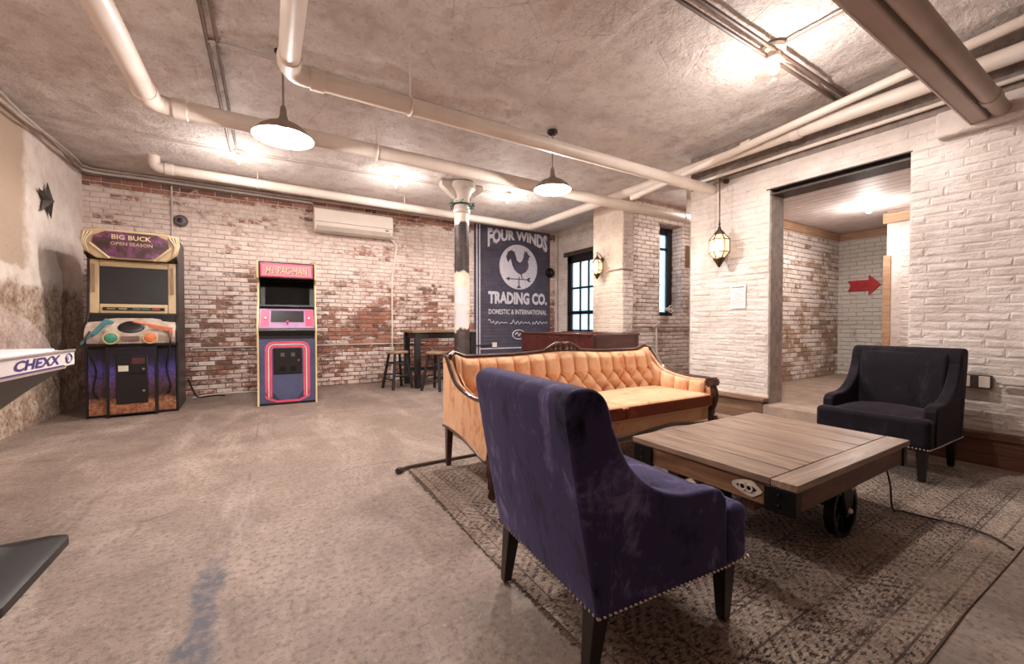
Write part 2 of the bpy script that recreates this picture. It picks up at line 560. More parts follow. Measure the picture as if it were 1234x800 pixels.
M['white_board'] = simple('white_ceiling_board', (226, 212, 206), (204, 188, 182), 0.6, 5)

# ------------------------------------------------------------------ brick courses
random.seed(7)
def brick_verts(L, Hh, depth, rng, wob=0.004, c=0.007):
    """local frame: x along the wall, y out of it, z up; chamfered, slightly uneven front"""
    j = lambda a: (rng.random() - 0.5) * 2 * a
    b = [(-L / 2, 0, -Hh / 2), (L / 2, 0, -Hh / 2), (L / 2, 0, Hh / 2), (-L / 2, 0, Hh / 2)]
    m_ = [(x + j(wob * .5), depth * 0.55, z + j(wob * .5)) for x, _, z in b]
    f_ = [(x * (1 - 2 * c / L) + j(wob), depth + j(wob * 0.9), z * (1 - 2 * c / Hh) + j(wob * .5)) for x, _, z in b]
    fs = []
    for k in range(4):
        n_ = (k + 1) % 4
        fs.append((k, k + 4, n_ + 4, n_)); fs.append((k + 4, k + 8, n_ + 8, n_ + 4))
    fs.append((8, 11, 10, 9))
    return b + m_ + f_, fs

def tone_mesh(name, vs, fs, tones, m):
    me = bpy.data.meshes.new(name)
    me.from_pydata(vs, [], fs)
    a = me.attributes.new('tone', 'FLOAT', 'FACE')
    a.data.foreach_set('value', tones)
    me.materials.append(m)
    bm = bmesh.new(); bm.from_mesh(me); bmesh.ops.recalc_face_normals(bm, faces=bm.faces); bm.to_mesh(me); bm.free()
    return me

def brick_field(parent, m, plane, at, n, a0, a1, z0, z1, holes=(), course=0.071, blen=0.208, joint=0.011, proud=0.013, wob=0.005, keep=300, seed=1, var=10, ch=0.007):
    """lay brick courses on a wall. plane 'x' or 'y' gives the fixed axis, at its value, n = -1/+1 the side facing the room;
    a0..a1 the span along the other axis; holes in the same axis. The bricks nearest the camera become single parts."""
    rng = random.Random(seed)
    if plane == 'y':
        normal = Vector((0, n, 0))
    else:
        normal = Vector((n, 0, 0))
    u = normal.cross(Vector((0, 0, 1)))
    rz = math.atan2(u.y, u.x)
    sgn = u.x if plane == 'y' else u.y
    L = blen - joint; Hh = course - joint
    recs = []
    nrow = int((z1 - z0) / course + 0.5)
    for rI in range(nrow):
        zc = z0 + (rI + 0.5) * course
        if zc + Hh / 2 > z1 + 0.01: continue
        spans = [(a0, a1)]
        for h0, h1, hz0, hz1 in holes:
            if hz0 - 0.02 < zc < hz1 + 0.02:
                ns = []
                for s0, s1 in spans:
                    if h1 <= s0 or h0 >= s1: ns.append((s0, s1)); continue
                    if h0 > s0: ns.append((s0, h0))
                    if h1 < s1: ns.append((h1, s1))
                spans = ns
        off = (rI % 2) * blen / 2 + rng.uniform(-.02, .02)
        for s0, s1 in spans:
            k = math.floor((s0 - a0 - off) / blen) - 1
            while True:
                b0 = a0 + off + k * blen; b1 = b0 + L
                k += 1
                if b0 >= s1: break
                full = b0 >= s0 and b1 <= s1
                c0 = max(b0, s0 + 0.003); c1 = min(b1, s1 - 0.003)
                if c1 - c0 < 0.04: continue
                recs.append(((c0 + c1) / 2, zc, c1 - c0, full))
    def loc(a, z):
        return Vector((a, at, z)) if plane == 'y' else Vector((at, a, z))
    eye = Vector((0, 0, 1.05))
    full = [q for q in recs if q[3]]
    full.sort(key=lambda q: (loc(q[0], q[1]) - eye).length)
    singles = set(id(q) for q in full[:keep])
    meshes = []
    for k in range(var):
        vs, fs = brick_verts(L, Hh, proud * rng.uniform(0.75, 1.2), rng, wob, ch)
        meshes.append(tone_mesh('brick', vs, fs, [(k + 0.5) / var] * len(fs), m))
    jv, jf, jt = [], [], []
    rot = Matrix.Rotation(rz, 3, 'Z')
    for q in recs:
        p = loc(q[0], q[1])
        if id(q) in singles:
            o = bpy.data.objects.new('brick', rng.choice(meshes))
            COL.objects.link(o); o.parent = parent
            o.location = p; o.rotation_euler = (0, 0, rz)
        else:
            vs, fs = brick_verts(q[2], Hh, proud * rng.uniform(0.75, 1.2), rng, wob, ch)
            b = len(jv); tn = rng.random()
            jv += [tuple(p + rot @ Vector(v)) for v in vs]
            jf += [tuple(b + i for i in f) for f in fs]; jt += [tn] * len(fs)
    if jv:
        o = bpy.data.objects.new('brickwork', tone_mesh('brickwork', jv, jf, jt, m))
        COL.objects.link(o); o.parent = parent
        stuff(o)

# ------------------------------------------------------------------ the room shell
XL, XR, YB, YF, ZC = -2.1, 4.65, 7.62, -2.6, 3.19

def fbm(x, y, z, o=4):
    return noise.fractal(Vector((x, y, z)), 1.0, 2.1, o)

def floor_z(x, y):
    z = 0.0
    return z
g = MB()
g.box(-2.35, 6.95, YF - .25, 7.95, -0.2, 0)
struct(g.build('floor', M['floor'], smooth=0))

def ceil_h(x, y):
    rough = 1.0
    z = 0.0
    if x < 2.17 and y < 5.65: rough = 1.45; z -= 0.035
    elif y < 5.65: rough = 0.55
    if y >= 5.65: rough = 0.3; z -= 0.03
    if x > 4.22 and y < 3.4: z -= 0.035; rough = 0.5
    a = fbm(x * 1.7, y * 1.7, 3.1, 5)
    b = abs(fbm(x * 3.3 + 9, y * 3.3, 7.7, 4))
    c = fbm(x * 8, y * 8, 1.3, 3)
    return z + rough * (0.012 * a - 0.022 * b + 0.008 * c)
g = MB()
NX, NY = 170, 210
def cfn(i, j):
    x = -2.35 + i * 8.35; y = YF - .25 + j * (7.95 - YF + .25)
    return (x, y, ZC + ceil_h(x, y))
g.grid(NX, NY, cfn)
cl = struct(g.build('ceiling', M['ceiling'], smooth=60))
MB().box(-2.35, 6.0, YF - .25, 7.95, ZC + .04, ZC + .2).build('ceiling_slab', M['ceiling'], cl)
MB().box(6.0, 6.95, 3.1, 5.15, ZC, ZC + .2).build('alcove_slab', M['white_board'], cl)

# left wall: lumpy plaster over stone
g = MB()
def lfn(i, j):
    y = YF + i * (YB - YF); z = j * (ZC + .03)
    lump = 0.012 if z > 1.5 else 0.03
    return (XL + lump * fbm(y * 2.1, z * 2.1, 0.5, 5) + (0.02 if z < 1.45 else 0.0) * abs(fbm(y * 6, z * 6, 4.0, 3)), y, z)
g.grid(150, 60, lfn)
wl = struct(g.build('wall_left', M['plaster'], smooth=60))
MB().box(XL - .25, XL - .05, YF - .25, YB + .3, 0, ZC + .15).build('masonry', M['mortar'], wl)
struct(MB().box(-2.35, 4.95, YF - .25, YF, 0, ZC + .1).build('wall_front', M['mortar_white'], smooth=0))

# back wall
MUR = (3.66, 5.60, 0.44, 3.14)
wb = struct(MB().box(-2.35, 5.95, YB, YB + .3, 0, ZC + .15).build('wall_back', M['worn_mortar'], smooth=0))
brick_field(wb, M['brick_worn'], 'y', YB, -1, XL - .02, 5.75, 0.0, 3.13, [MUR], seed=3)

# right wall: three pieces around the opening into the raised back room
OY0, OY1, OZ = 1.225, 2.345, 2.51
wr = MB()
wr.box(XR, XR + .25, YF - .25, OY0, 0, ZC + .1)
wr.box(XR, XR + .25, OY1, 3.30, 0, ZC + .1)
wr.box(XR, XR + .25, OY0, OY1, OZ, ZC + .1)
wr = struct(wr.build('wall_right', M['mortar_white'], smooth=0))
brick_field(wr, M['brick_white'], 'x', XR, -1, -0.45, 3.295, 0.27, 2.72, [(OY0, OY1, 0, OZ + .01)], proud=0.0065, wob=0.0045, joint=.004, ch=.016, course=.067, blen=.225, keep=300, seed=5)
# grey concrete band under the ceiling and a bearing block for the duct
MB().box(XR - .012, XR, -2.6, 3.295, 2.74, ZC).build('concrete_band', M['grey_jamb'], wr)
MB().box(XR - .10, XR, -2.6, 1.06, 2.52, 2.72).build('bearing_ledge', M['mortar_white'], wr, bevel=.02)
# steel lintel, grey jamb
tr = MB().box(XR - .006, XR + .25, OY0 - .03, OY1 + .03, OZ - .012, OZ)
tr.box(XR + .11, XR + .14, OY0, OY1, OZ - .06, OZ - .012)
tr.box(XR + .0, XR + .25, OY0, OY1, OZ - .07, OZ - .055)
struct(tr.build('trim_1', M['steel'], smooth=0))
struct(MB().box(XR - .004, XR + .25, OY1 - .022, OY1, .19, OZ - .07).build('trim_2', M['grey_jamb'], smooth=0, bevel=.004))
# wooden plinth and ledge below the white wall, and along the wall behind the dark chair
bb = MB().box(XR - .07, XR, OY1 + .02, 3.30, 0, .215)
bb = struct(bb.build('baseboard_right', M['plinth'], smooth=0))
MB().box(XR - .11, XR, OY1 - .01, 3.31, .215, .25).build('ledge_board', M['plinth'], bb, bevel=.006)
MB().box(XR - .012, XR, OY1 - .01, 3.30, .25, .28).build('ledge_moulding', M['pier_paint'], bb, bevel=.004)
b2 = struct(MB().box(XR - .08, XR, YF, OY0 - .06, 0, .20).build('baseboard_right_near', M['plinth_red'], smooth=0))
MB().box(XR - .11, XR, YF, OY0 - .05, .20, .245).build('ledge_board', M['plinth_red'], b2, bevel=.006)
struct(MB().box(-2.1, XL + .04, YF, 5.2, 0, .02).build('baseboard_left', M['step'], smooth=0))

# alcove with the window, pier, and the door beyond
PX, PY0, PY1 = 4.90, 4.70, 5.39
wp = struct(MB().box(PX, 5.13, PY0, PY1, 0, ZC + .05).build('wall_pier', M['pier_paint'], smooth=0))
brick_field(wp, M['pier_paint'], 'x', PX, -1, PY0, PY1, 0.0, 3.14, proud=.005, wob=.003, seed=11, keep=40)
brick_field(wp, M['brick_window'], 'y', PY0, -1, PX, 5.13, 0.0, 3.14, proud=.012, seed=12, keep=30)
WX0, WX1, WZ0, WZ1 = 5.90, 6.50, 1.20, 2.82
ww = MB()
ww.box(5.13, WX0, 4.80, 5.10, 0, ZC + .1); ww.box(WX1, 6.95, 4.80, 5.10, 0, ZC + .1)
ww.box(WX0, WX1, 4.80, 5.10, 0, WZ0); ww.box(WX0, WX1, 4.80, 5.10, WZ1, ZC + .1)
ww = struct(ww.build('wall_window', M['mortar_dark'], smooth=0))
brick_field(ww, M['brick_window'], 'y', 4.80, -1, 5.13, 6.75, 0.0, 3.14, [(WX0, WX1, WZ0, WZ1)], proud=.014, wob=.006, seed=13, keep=220)
brick_field(ww, M['brick_window'], 'x', WX1, -1, 4.80, 5.02, WZ0, WZ1, proud=.006, seed=14, keep=0)
struct(MB().box(6.72, 6.95, 3.28, 4.85, 0, ZC + .1).build('wall_alcove_end', M['brick_white'], smooth=0))
wd = MB()
DY0, DY1, DZ = 6.12, 7.15, 2.55
wd.box(5.73, 5.86, 5.05, DY0, 0, ZC + .1); wd.box(5.73, 5.86, DY1, YB + .05, 0, ZC + .1); wd.box(5.73, 5.86, DY0, DY1, DZ, ZC + .1)
wd = struct(wd.build('wall_door', M['mortar_white'], smooth=0))
brick_field(wd, M['brick_white'], 'x', 5.73, -1, 5.10, 7.60, 0.0, 3.14, [(DY0 - .02, DY1 + .02, 0, DZ)], proud=.008, seed=15, keep=60)
struct(MB().box(5.69, 5.74, DY0 - .08, DY1 + .08, DZ, DZ + .09).build('trim_3', M['steel'], smooth=0))

pane = glassy('window_glass', (214, 232, 244), 0.08, 0.1, 0.45, (214, 232, 244))
# door_1: dark steel glazed door
dr = MB()
dr.box(5.74, 5.80, DY0, DY0 + .09, 0, DZ); dr.box(5.74, 5.80, DY1 - .14, DY1, 0, DZ); dr.box(5.74, 5.80, DY0, DY1, DZ - .16, DZ)
dr.box(5.74, 5.80, DY0, DY1, 0, .55)
d1 = struct(dr.build('door_1', M['black'], smooth=0, bevel=.004))
ys = [DY0 + .09, DY0 + .355, DY0 + .62, DY1 - .14]
zs = [.55, .92, 1.31, 1.84, 2.39]
for y in ys[1:-1]: MB().box(5.75, 5.79, y - .018, y + .018, .55, DZ - .16).build('muntin', M['black'], d1, smooth=0)
for i, z in enumerate(zs[1:-1]): MB().box(5.745, 5.795, ys[0], ys[-1], z - (.035 if i == 1 else .02), z + (.035 if i == 1 else .02)).build('muntin', M['black'], d1, smooth=0)
for a in range(3):
    for b in range(4):
        MB().box(5.766, 5.772, ys[a] + .018, ys[a + 1] - .018, zs[b] + .02, zs[b + 1] - .02).build('pane', pane, d1, smooth=0)
MB().box(5.715, 5.745, DY0 + .02, DY1 - .02, 1.27, 1.33).build('push_bar', M['iron'], d1, bevel=.01)
# window_1 in the alcove
wn = MB()
wn.box(WX0, WX0 + .05, 5.02, 5.07, WZ0, WZ1); wn.box(WX1 - .13, WX1, 5.0, 5.07, WZ0, WZ1)
wn.box(WX0, WX1, 5.02, 5.07, WZ1 - .12, WZ1); wn.box(WX0, WX1, 5.02, 5.07, WZ0, WZ0 + .08)
w1 = struct(wn.build('window_1', M['black'], smooth=0, bevel=.003))
MB().box(WX0 + .05, WX1 - .13, 5.025, 5.06, 2.42, 2.46).build('muntin', M['black'], w1, smooth=0)
MB().box(WX0 + .05, WX1 - .13, 5.04, 5.046, WZ0 + .08, 2.42).build('pane', pane, w1, smooth=0)
MB().box(WX0 + .05, WX1 - .13, 5.04, 5.046, 2.46, WZ1 - .12).build('pane', pane, w1, smooth=0)

# raised back room seen through the opening
IZ, IC, IY, IX = 0.19, 2.62, 3.15, 8.5
fb = struct(MB().box(XR + .003, 9.0, -0.6, IY, 0.001, IZ).build('floor_back_room', M['step'], smooth=0))
MB().box(XR - .07, XR + .003, OY0 - .04, OY1 + .018, 0.001, IZ).build('step_edge', M['step'], fb, bevel=.012)
wi = struct(MB().box(XR + .05, 9.0, IY, 3.28, 0, ZC + .1).build('wall_inner_left', M['mortar_dark'], smooth=0))
brick_field(wi, M['brick_inner'], 'y', IY, -1, XR + .25, IX, IZ, 2.52, proud=.010, seed=21, keep=120)
wj = struct(MB().box(IX, 9.0, -0.6, IY, 0, ZC).build('wall_inner_back', M['mortar'], smooth=0))
brick_field(wj, M['brick_inner_pale'], 'x', IX, -1, 0.8, IY, IZ, 2.52, proud=.010, seed=22, keep=60)
wk = struct(MB().box(7.36, 7.6, -0.6, 2.17, 0, ZC).build('wall_inner_stub', M['brick_white'], smooth=0))
brick_field(wk, M['brick_white'], 'x', 7.36, -1, 0.9, 2.02, IZ, 2.5, proud=.006, seed=23, keep=40)
struct(MB().box(4.9, 9.0, -0.7, -0.6, 0, ZC).build('wall_inner_right', M['mortar_white'], smooth=0))
ci = struct(MB().box(XR + .2, 9.0, -0.7, 3.2, IC, IC + .1).build('ceiling_back_room', M['white_board'], smooth=0))
x = 4.92
while x < 8.45:
    MB().box(x, x + .145, -.6, IY, IC - .012, IC).build('board', M['white_board'], ci, bevel=.003, seg=1); x += .152
t4 = struct(MB().box(4.92, IX, IY - .035, IY, 2.48, 2.60).build('trim_4', M['trim_pine'], smooth=0, bevel=.004))
struct(MB().box(IX - .035, IX, 0, IY - .035, 2.48, 2.60).build('trim_5', M['trim_pine'], smooth=0, bevel=.004))
struct(MB().box(7.30, 7.36, -.6, 2.20, 2.44, 2.58).build('trim_6', M['trim_pine'], smooth=0, bevel=.004))
struct(MB().box(7.33, 7.60, 2.12, 2.20, IZ, 2.0).build('trim_7', M['trim_pine'], smooth=0, bevel=.004))
struct(MB().box(5.05, 5.11, -.6, IY, IC - .06, IC - .012).build('trim_8', M['steel'], smooth=0))

# ------------------------------------------------------------------ ceiling pipes and conduits
def run(name, label, cat, pts, r, m, rad=0.11, couplings=(), hangers=(), n=14, group=None):
    t = thing(name, label, cat, (pts[0][0], pts[0][1], 0), 0, group)
    o = Vector((pts[0][0], pts[0][1], 0))
    MB().tube([Vector(p) - o for p in bend_path(pts, rad)], r, n).build('pipe', m, t)
    for c, ax in couplings:
        c = Vector(c) - o; a = Vector(ax).normalized() * 0.045
        MB().cyl(c - a, c + a, r * 1.16, n=n).build('coupling', m, t, bevel=.006)
    for h in hangers:
        h = Vector(h) - o
        g = MB().torus(h, r + .006, .006, 'x' if abs(hangers[0][0] - hangers[-1][0]) > .5 or len(hangers) == 1 else 'y', 16, 5)
        g.cyl(h + Vector((0, 0, r)), Vector((h.x, h.y, ZC - .01)), .007, n=6)
        g.box(h.x - .05, h.x + .05, h.y - .015, h.y + .015, ZC - .03, ZC - .012)
        g.build('hanger', m, t)
    return t

run('ceiling_pipe', 'fat cream pipe passing behind the pendant lamps toward the window alcove', 'pipe',
    [(-.72, -2.5, 2.66), (-.72, 3.96, 2.68), (5.66, 4.02, 2.68), (5.66, 4.02, 3.18)], .066, M['pipe'], .12,
    [((-.72, 3.80, 2.68), (0, 1, 0)), ((-.55, 3.962, 2.68), (1, 0, 0)), ((5.5, 4.02, 2.68), (1, 0, 0))], [(3.0, 4.0, 2.68), (.9, 3.98, 2.68)])
run('ceiling_pipe', 'fat cream pipe ending in the white wall above the hanging lantern', 'pipe',
    [(.13, -2.5, 2.68), (.13, 3.03, 2.68), (4.655, 3.01, 2.68)], .060, M['pipe'], .11,
    [((.13, 2.88, 2.68), (0, 1, 0)), ((.30, 3.03, 2.68), (1, 0, 0))], [(.93, 3.026, 2.68)])
run('ceiling_pipe', 'cream pipe along the top of the brick wall turning beside the white wall', 'pipe',
    [(-1.20, 6.70, 3.19), (-1.20, 6.70, 3.02), (4.42, 6.66, 2.95), (4.42, -2.5, 2.89)], .062, M['pipe'], .13,
    [((-1.05, 6.70, 3.02), (1, 0, 0)), ((4.42, .42, 2.91), (0, 1, 0)), ((4.42, 2.0, 2.92), (0, 1, 0))], [(-.1, 6.69, 3.0), (1.95, 6.68, 2.98)])
run('drain_pipe', 'slim cream pipe sloping down beside the fat pipe on the white wall side', 'pipe',
    [(4.28, -2.5, 3.08), (4.28, .57, 3.05), (4.28, 3.95, 2.78)], .037, M['pipe'], .05, [((4.28, 2.4, 2.917), (0, 1, -.09)), ((4.28, 3.85, 2.787), (0, 1, -.09))])
run('drain_pipe', 'thin cream pipe against the concrete band of the white wall', 'pipe',
    [(4.575, -2.5, 2.79), (4.575, 3.28, 2.80)], .018, M['pipe'])
t = thing('ceiling_duct', 'square beige duct running under the ceiling into the white wall', 'duct', (4.3, .825, 0))
MB().box(-3.4, .345, -.046, .046, 2.555, 2.655).build('duct', M['pipe_grey'], t, bevel=.01)
MB().box(-3.4, .345, .040, .050, 2.55, 2.565).build('edge_strip', M['pipe'], t)
run('ceiling_pipe', 'round beige pipe side by side with the square duct', 'pipe',
    [(.9, .722, 2.605), (4.55, .722, 2.605)], .050, M['pipe_grey'], .05, [((4.25, .722, 2.605), (1, 0, 0))])

def conduit(label, pts, r=.011, m='conduit', rad=.04, name='conduit', group=None):
    o = Vector((pts[0][0], pts[0][1], 0))
    b = MB().tube([Vector(p) - o for p in bend_path(pts, rad, 4)], r, 8).build(name, M[m], None, loc=tuple(o))
    return tag(b, label, 'conduit', group)
for dx in (0, .06):
    conduit('brown conduit to the brick wall lamp, the one of the pair nearer ' + ('the plaster wall' if dx == 0 else 'the column'), [(-.36 + dx, -2.4, 3.125), (-.36 + dx, 5.95, 3.125)], .013, 'conduit_dark', group='paired ceiling conduits')
for dy in (0, .07):
    conduit('brown conduit past the coffee table lamp, the one of the pair nearer ' + ('the duct' if dy == 0 else 'the column'), [(-2.0, 1.64 + dy, 3.13), (4.60, 1.64 + dy, 3.12)], .014, 'conduit_dark', group='paired conduits over the coffee table')
conduit('pale conduit joining the two enamel pendant lamps', [(-.36, 3.72, 3.125), (2.69, 3.70, 3.125)], .013)
conduit('pale conduit joining the row of small ceiling lamps', [(-2.05, 5.97, 3.13), (-.28, 5.97, 3.13), (3.4, 5.70, 3.13)], .009)
conduit('pale conduit from the coffee table jar lamp toward the front', [(3.34, -2.4, 3.15), (3.34, 1.60, 3.15)], .012)
conduit('cream conduit dropping down the brick wall beside the round bell', [(-1.17, 7.59, 3.1), (-1.17, 7.59, 1.0)], .012)
conduit('thin conduit running low across the brick wall', [(-.95, 7.59, .70), (2.6, 7.59, .70)], .012)
conduit('white drain hose dropping from the air conditioner to the floor', [(1.94, 7.57, 2.62), (2.06, 7.57, 2.52), (2.02, 7.57, 2.2), (1.97, 7.57, 1.9), (1.97, 7.57, .03)], .014, 'pipe', .08)
cv = conduit('vertical conduit with fittings on the alcove brick wall beside the window', [(5.16, 4.735, 3.1), (5.16, 4.735, 1.03), (6.6, 4.735, 1.02)], .016)
conduit('short conduit crossing the edge of the cream pier', [(4.87, 5.0, 1.95), (4.87, 4.66, 1.95), (5.12, 4.66, 1.95)], .012)
conduit('conduit in the corner beside the painted sign', [(5.67, 7.46, 3.1), (5.67, 7.46, .1)], .022, 'conduit')
conduit('low conduit leading away from the outlet on the white wall', [(4.615, .70, .615), (4.615, -2.0, .60)], .011)
conduit('white cord lying on the floor between the two arcade machines', [(-.92, 7.2, .012), (-.80, 7.42, .012), (-.45, 7.50, .012), (-.15, 7.46, .012), (.0, 7.2, .012)], .009, 'pipe', .1, 'power_cord')
conduit('dark cord on the floor beside the deer machine', [(-.93, 7.0, .30), (-.86, 7.1, .03), (-.78, 7.3, .011), (-.62, 7.38, .011), (-.55, 7.25, .011)], .009, 'black', .1, 'power_cord')
# bundled cables along the top of the plaster wall and the brick wall
t = thing('cable_bundle', 'bundle of pale and dark cables along the top of the plaster wall', 'cable', (XL + .06, 2.0, 0))
for k, (dz, dx, r) in enumerate([(0, 0, .020), (.045, .02, .014), (-.035, .03, .012)]):
    pts = [(XL + .06 + dx, 2.0, 3.06 + dz)]
    for i in range(1, 12):
        pts.append((XL + .06 + dx + .012 * math.sin(i * 2.1 + k), 2.0 + i * .47, 3.06 + dz + .022 * math.sin(i * 1.7 + 2 * k)))
    pts += [(XL + .12, YB - .08, 3.08 + dz), (-1.2, YB - .05, 3.09 + dz), (.66, YB - .05, 3.08 + dz)]
    MB().tube([Vector(p) - t.location for p in smooth_path(pts, 4)], r, 7).build('cable', M['conduit_dark'] if k == 2 else M['conduit'], t)
MB().box(-.05, .05, -.03, .03, -.06, .06).build('junction_box', M['conduit'], cv, loc=(0, 0, 1.45), bevel=.006)

# ------------------------------------------------------------------ lamps
BULB = emit('lit_bulb', (255, 236, 214), 22.0)
ENAMEL_IN = simple('white_enamel', (226, 214, 200), (214, 200, 186), 0.4, 3)
ZINC = simple('grey_zinc', (158, 142, 132), (122, 108, 100), 0.4, 9, metal=0.3)
JAR = glassy('clear_shade_glass', (255, 250, 244), 0.14, 0.08, 0.22, (255, 244, 230))

def pendant(label, x, y, zrim, r):
    t = thing('pendant_lamp', label, 'lamp', (x, y, ZC), 0)
    d = zrim - ZC
    MB().lathe([(.001, -.015), (.055, -.018), (.06, -.035), (.045, -.055), (.02, -.062)], (0, 0, 0), 20).build('canopy', M['black'], t)
    MB().cyl((0, 0, -.05), (0, 0, d + .19), .008, n=8).build('stem', ZINC, t)
    MB().lathe([(.012, d + .25), (.022, d + .23), (.026, d + .17), (.045, d + .12), (.045, d + .10)], (0, 0, 0), 20).build('socket_cap', ZINC, t)
    prof = [(.045, d + .125), (.075, d + .115), (.125, d + .09), (.17, d + .055), (r - .010, d + .012), (r, d)]
    sh = MB().lathe(prof, (0, 0, 0), 40).build('shade', ZINC, t, label='grey metal shade, white enamel inside')
    MB().lathe([(a - .004, z - .006) for a, z in prof[:-1]] + [(r - .001, d - .002)], (0, 0, 0), 40).build('enamel_lining', ENAMEL_IN, sh)
    MB().ball((0, 0, d + .035), .034, 12, 8, 1.25).build('bulb', BULB, t)
    lamp('bulb_light', t, (0, 0, d - .055), P_PEND * .62, .035)
    lamp_down('added_down_light', t, (0, 0, d - .02), P_PEND * .85, .04)
    return t
pendant('enamel pendant lamp hanging near the pipe elbow in front of the arcade cabinets', .12, 3.65, 2.50, .215)
pendant('enamel pendant lamp hanging between the two fat pipes near the painted sign', 2.70, 3.63, 2.53, .205)

def jar_lamp(label, x, y, big=1.0, power=P_JAR):
    t = thing('ceiling_lamp', label, 'lamp', (x, y, ZC - .02), 0, 'ceiling jar lamps')
    k = big
    MB().lathe([(.001, 0), (.06 * k, 0), (.06 * k, -.03), (.035 * k, -.045), (.035 * k, -.075 * k), (.001, -.08 * k)], (0, 0, 0), 18).build('fitting', ENAMEL_IN, t)
    MB().lathe([(.035 * k, -.06 * k), (.05 * k, -.085 * k), (.065 * k, -.11 * k), (.088 * k, -.135 * k), (.092 * k, -.14 * k)], (0, 0, 0), 24).build('shade', JAR, t, label='flared clear glass shade')
    MB().ball((0, 0, -.115 * k), .030 * k, 12, 8, 1.2).build('bulb', BULB, t)
    lamp('bulb_light', t, (0, 0, -.27 - .10 * k), power * .30, .035)
    lamp_down('added_down_light', t, (0, 0, -.17 * k), power * .9, .035)
    return t
jar_lamp('small glass ceiling lamp above the deer hunting arcade machine', -.28, 5.98)
jar_lamp('small glass ceiling lamp in front of the air conditioner', 1.59, 5.86)
jar_lamp('small glass ceiling lamp in front of the painted rooster sign', 3.34, 5.70)
jar_lamp('larger glass ceiling lamp above the coffee table', 3.34, 1.67, 1.35, P_JAR * 1.35)
# two lamps added out of view, brightening the chair back and the alcove
jar_lamp('added unseen glass ceiling lamp over the bare floor by the plaster wall', -.95, 1.67, 1.35, P_JAR * 1.4)
jar_lamp('added unseen glass ceiling lamp brightening the window alcove', 5.95, 3.75, 1.0, P_JAR * .45)

t = thing('ceiling_lamp', 'bare bulb on the boarded ceiling of the back room', 'lamp', (6.7, 2.16, IC - .012))
MB().lathe([(.001, 0), (.055, 0), (.055, -.02), (.03, -.04), (.001, -.042)], (0, 0, 0), 16).build('fitting', ENAMEL_IN, t)
MB().ball((0, 0, -.075), .034, 12, 8, 1.2).build('bulb', BULB, t)
lamp('bulb_light', t, (0, 0, -.24), P_BARE * .5, .035)
lamp_down('added_down_light', t, (0, 0, -.13), P_BARE * .8, .035)
t = thing('ceiling_lamp', 'bare bulb at the near end of the back room ceiling', 'lamp', (6.2, .2, IC - .012))
MB().lathe([(.001, 0), (.055, 0), (.055, -.02), (.03, -.04), (.001, -.042)], (0, 0, 0), 16).build('fitting', ENAMEL_IN, t)
MB().ball((0, 0, -.075), .034, 12, 8, 1.2).build('bulb', BULB, t)
lamp('bulb_light', t, (0, 0, -.16), P_BARE * .7, .035)

BRONZE = simple('aged_bronze', (92, 70, 52), (56, 42, 32), 0.45, 14, metal=0.6)
LGLASS = emit('glowing_lantern_glass', (255, 220, 172), 0.55)
def lantern(label, loc, rod, k=1.0, wall=None):
    t = thing('lantern', label, 'lantern', loc)
    n = 6
    def ring(r, z): return [(r * math.cos(2 * PI * i / n), r * math.sin(2 * PI * i / n), z) for i in range(n)]
    zs = [(.05 * k, -.10 * k), (.098 * k, -.04 * k), (.098 * k, .09 * k), (.05 * k, .15 * k)]
    rings = [ring(*q) for q in zs]
    for a in range(3):
        for i in range(n):
            j = (i + 1) % n
            MB().add([Vector(p) * .985 for p in (rings[a][i], rings[a][j], rings[a + 1][j], rings[a + 1][i])], [(0, 1, 2, 3)]).build('pane', LGLASS, t, smooth=0)
    g = MB()
    for i in range(n):
        g.tube([rings[a][i] for a in range(4)], .006 * k, 5)
    for a in range(4):
        for i in range(n): g.cyl(rings[a][i], rings[a][(i + 1) % n], .005 * k, n=5)
    g.lathe([(.052 * k, .145 * k), (.05 * k, .165 * k), (.02 * k, .20 * k), (.012 * k, .23 * k), (.001, .235 * k)], (0, 0, 0), 12)
    g.lathe([(.055 * k, -.095 * k), (.06 * k, -.11 * k), (.035 * k, -.15 * k), (.012 * k, -.19 * k), (.001, -.20 * k)], (0, 0, 0), 12)
    g.build('frame', BRONZE, t)
    for i in range(3): MB().torus((0, 0, .24 * k + i * .02), .012, .003, 'x' if i % 2 else 'y', 10, 4).build('chain_link', BRONZE, t)
    if rod:
        MB().cyl((0, 0, .235 * k), (0, 0, rod), .007, n=6).build('rod', BRONZE, t)
    if wall:
        MB().tube(smooth_path([(wall, 0, .16 * k), (wall * .6, 0, .24 * k), (0, 0, .27 * k)]), .007, 6).build('bracket', BRONZE, t)
        MB().cyl((wall, 0, .16 * k), (wall - .012, 0, .16 * k), .04, n=12).build('wall_plate', BRONZE, t)
    lamp('lantern_light', t, (-.16, 0, -.02), P_LANT, .05, (1.0, .86, .68))
    return t
hl = lantern('bronze glass lantern hanging on a rod in front of the white wall', (4.50, 2.82, 1.93), .80, 1.1)
lantern('bronze glass lantern on a bracket on the cream pier', (4.77, 5.15, 2.0), 0, .95, .12)
MB().cyl((.10, 0, 0), (.14, 0, 0), .03, n=10).cyl((-.01, 0, 0), (.10, 0, 0), .008, n=6).build('hook_bracket', BRONZE, hl, loc=(0, 0, .80))

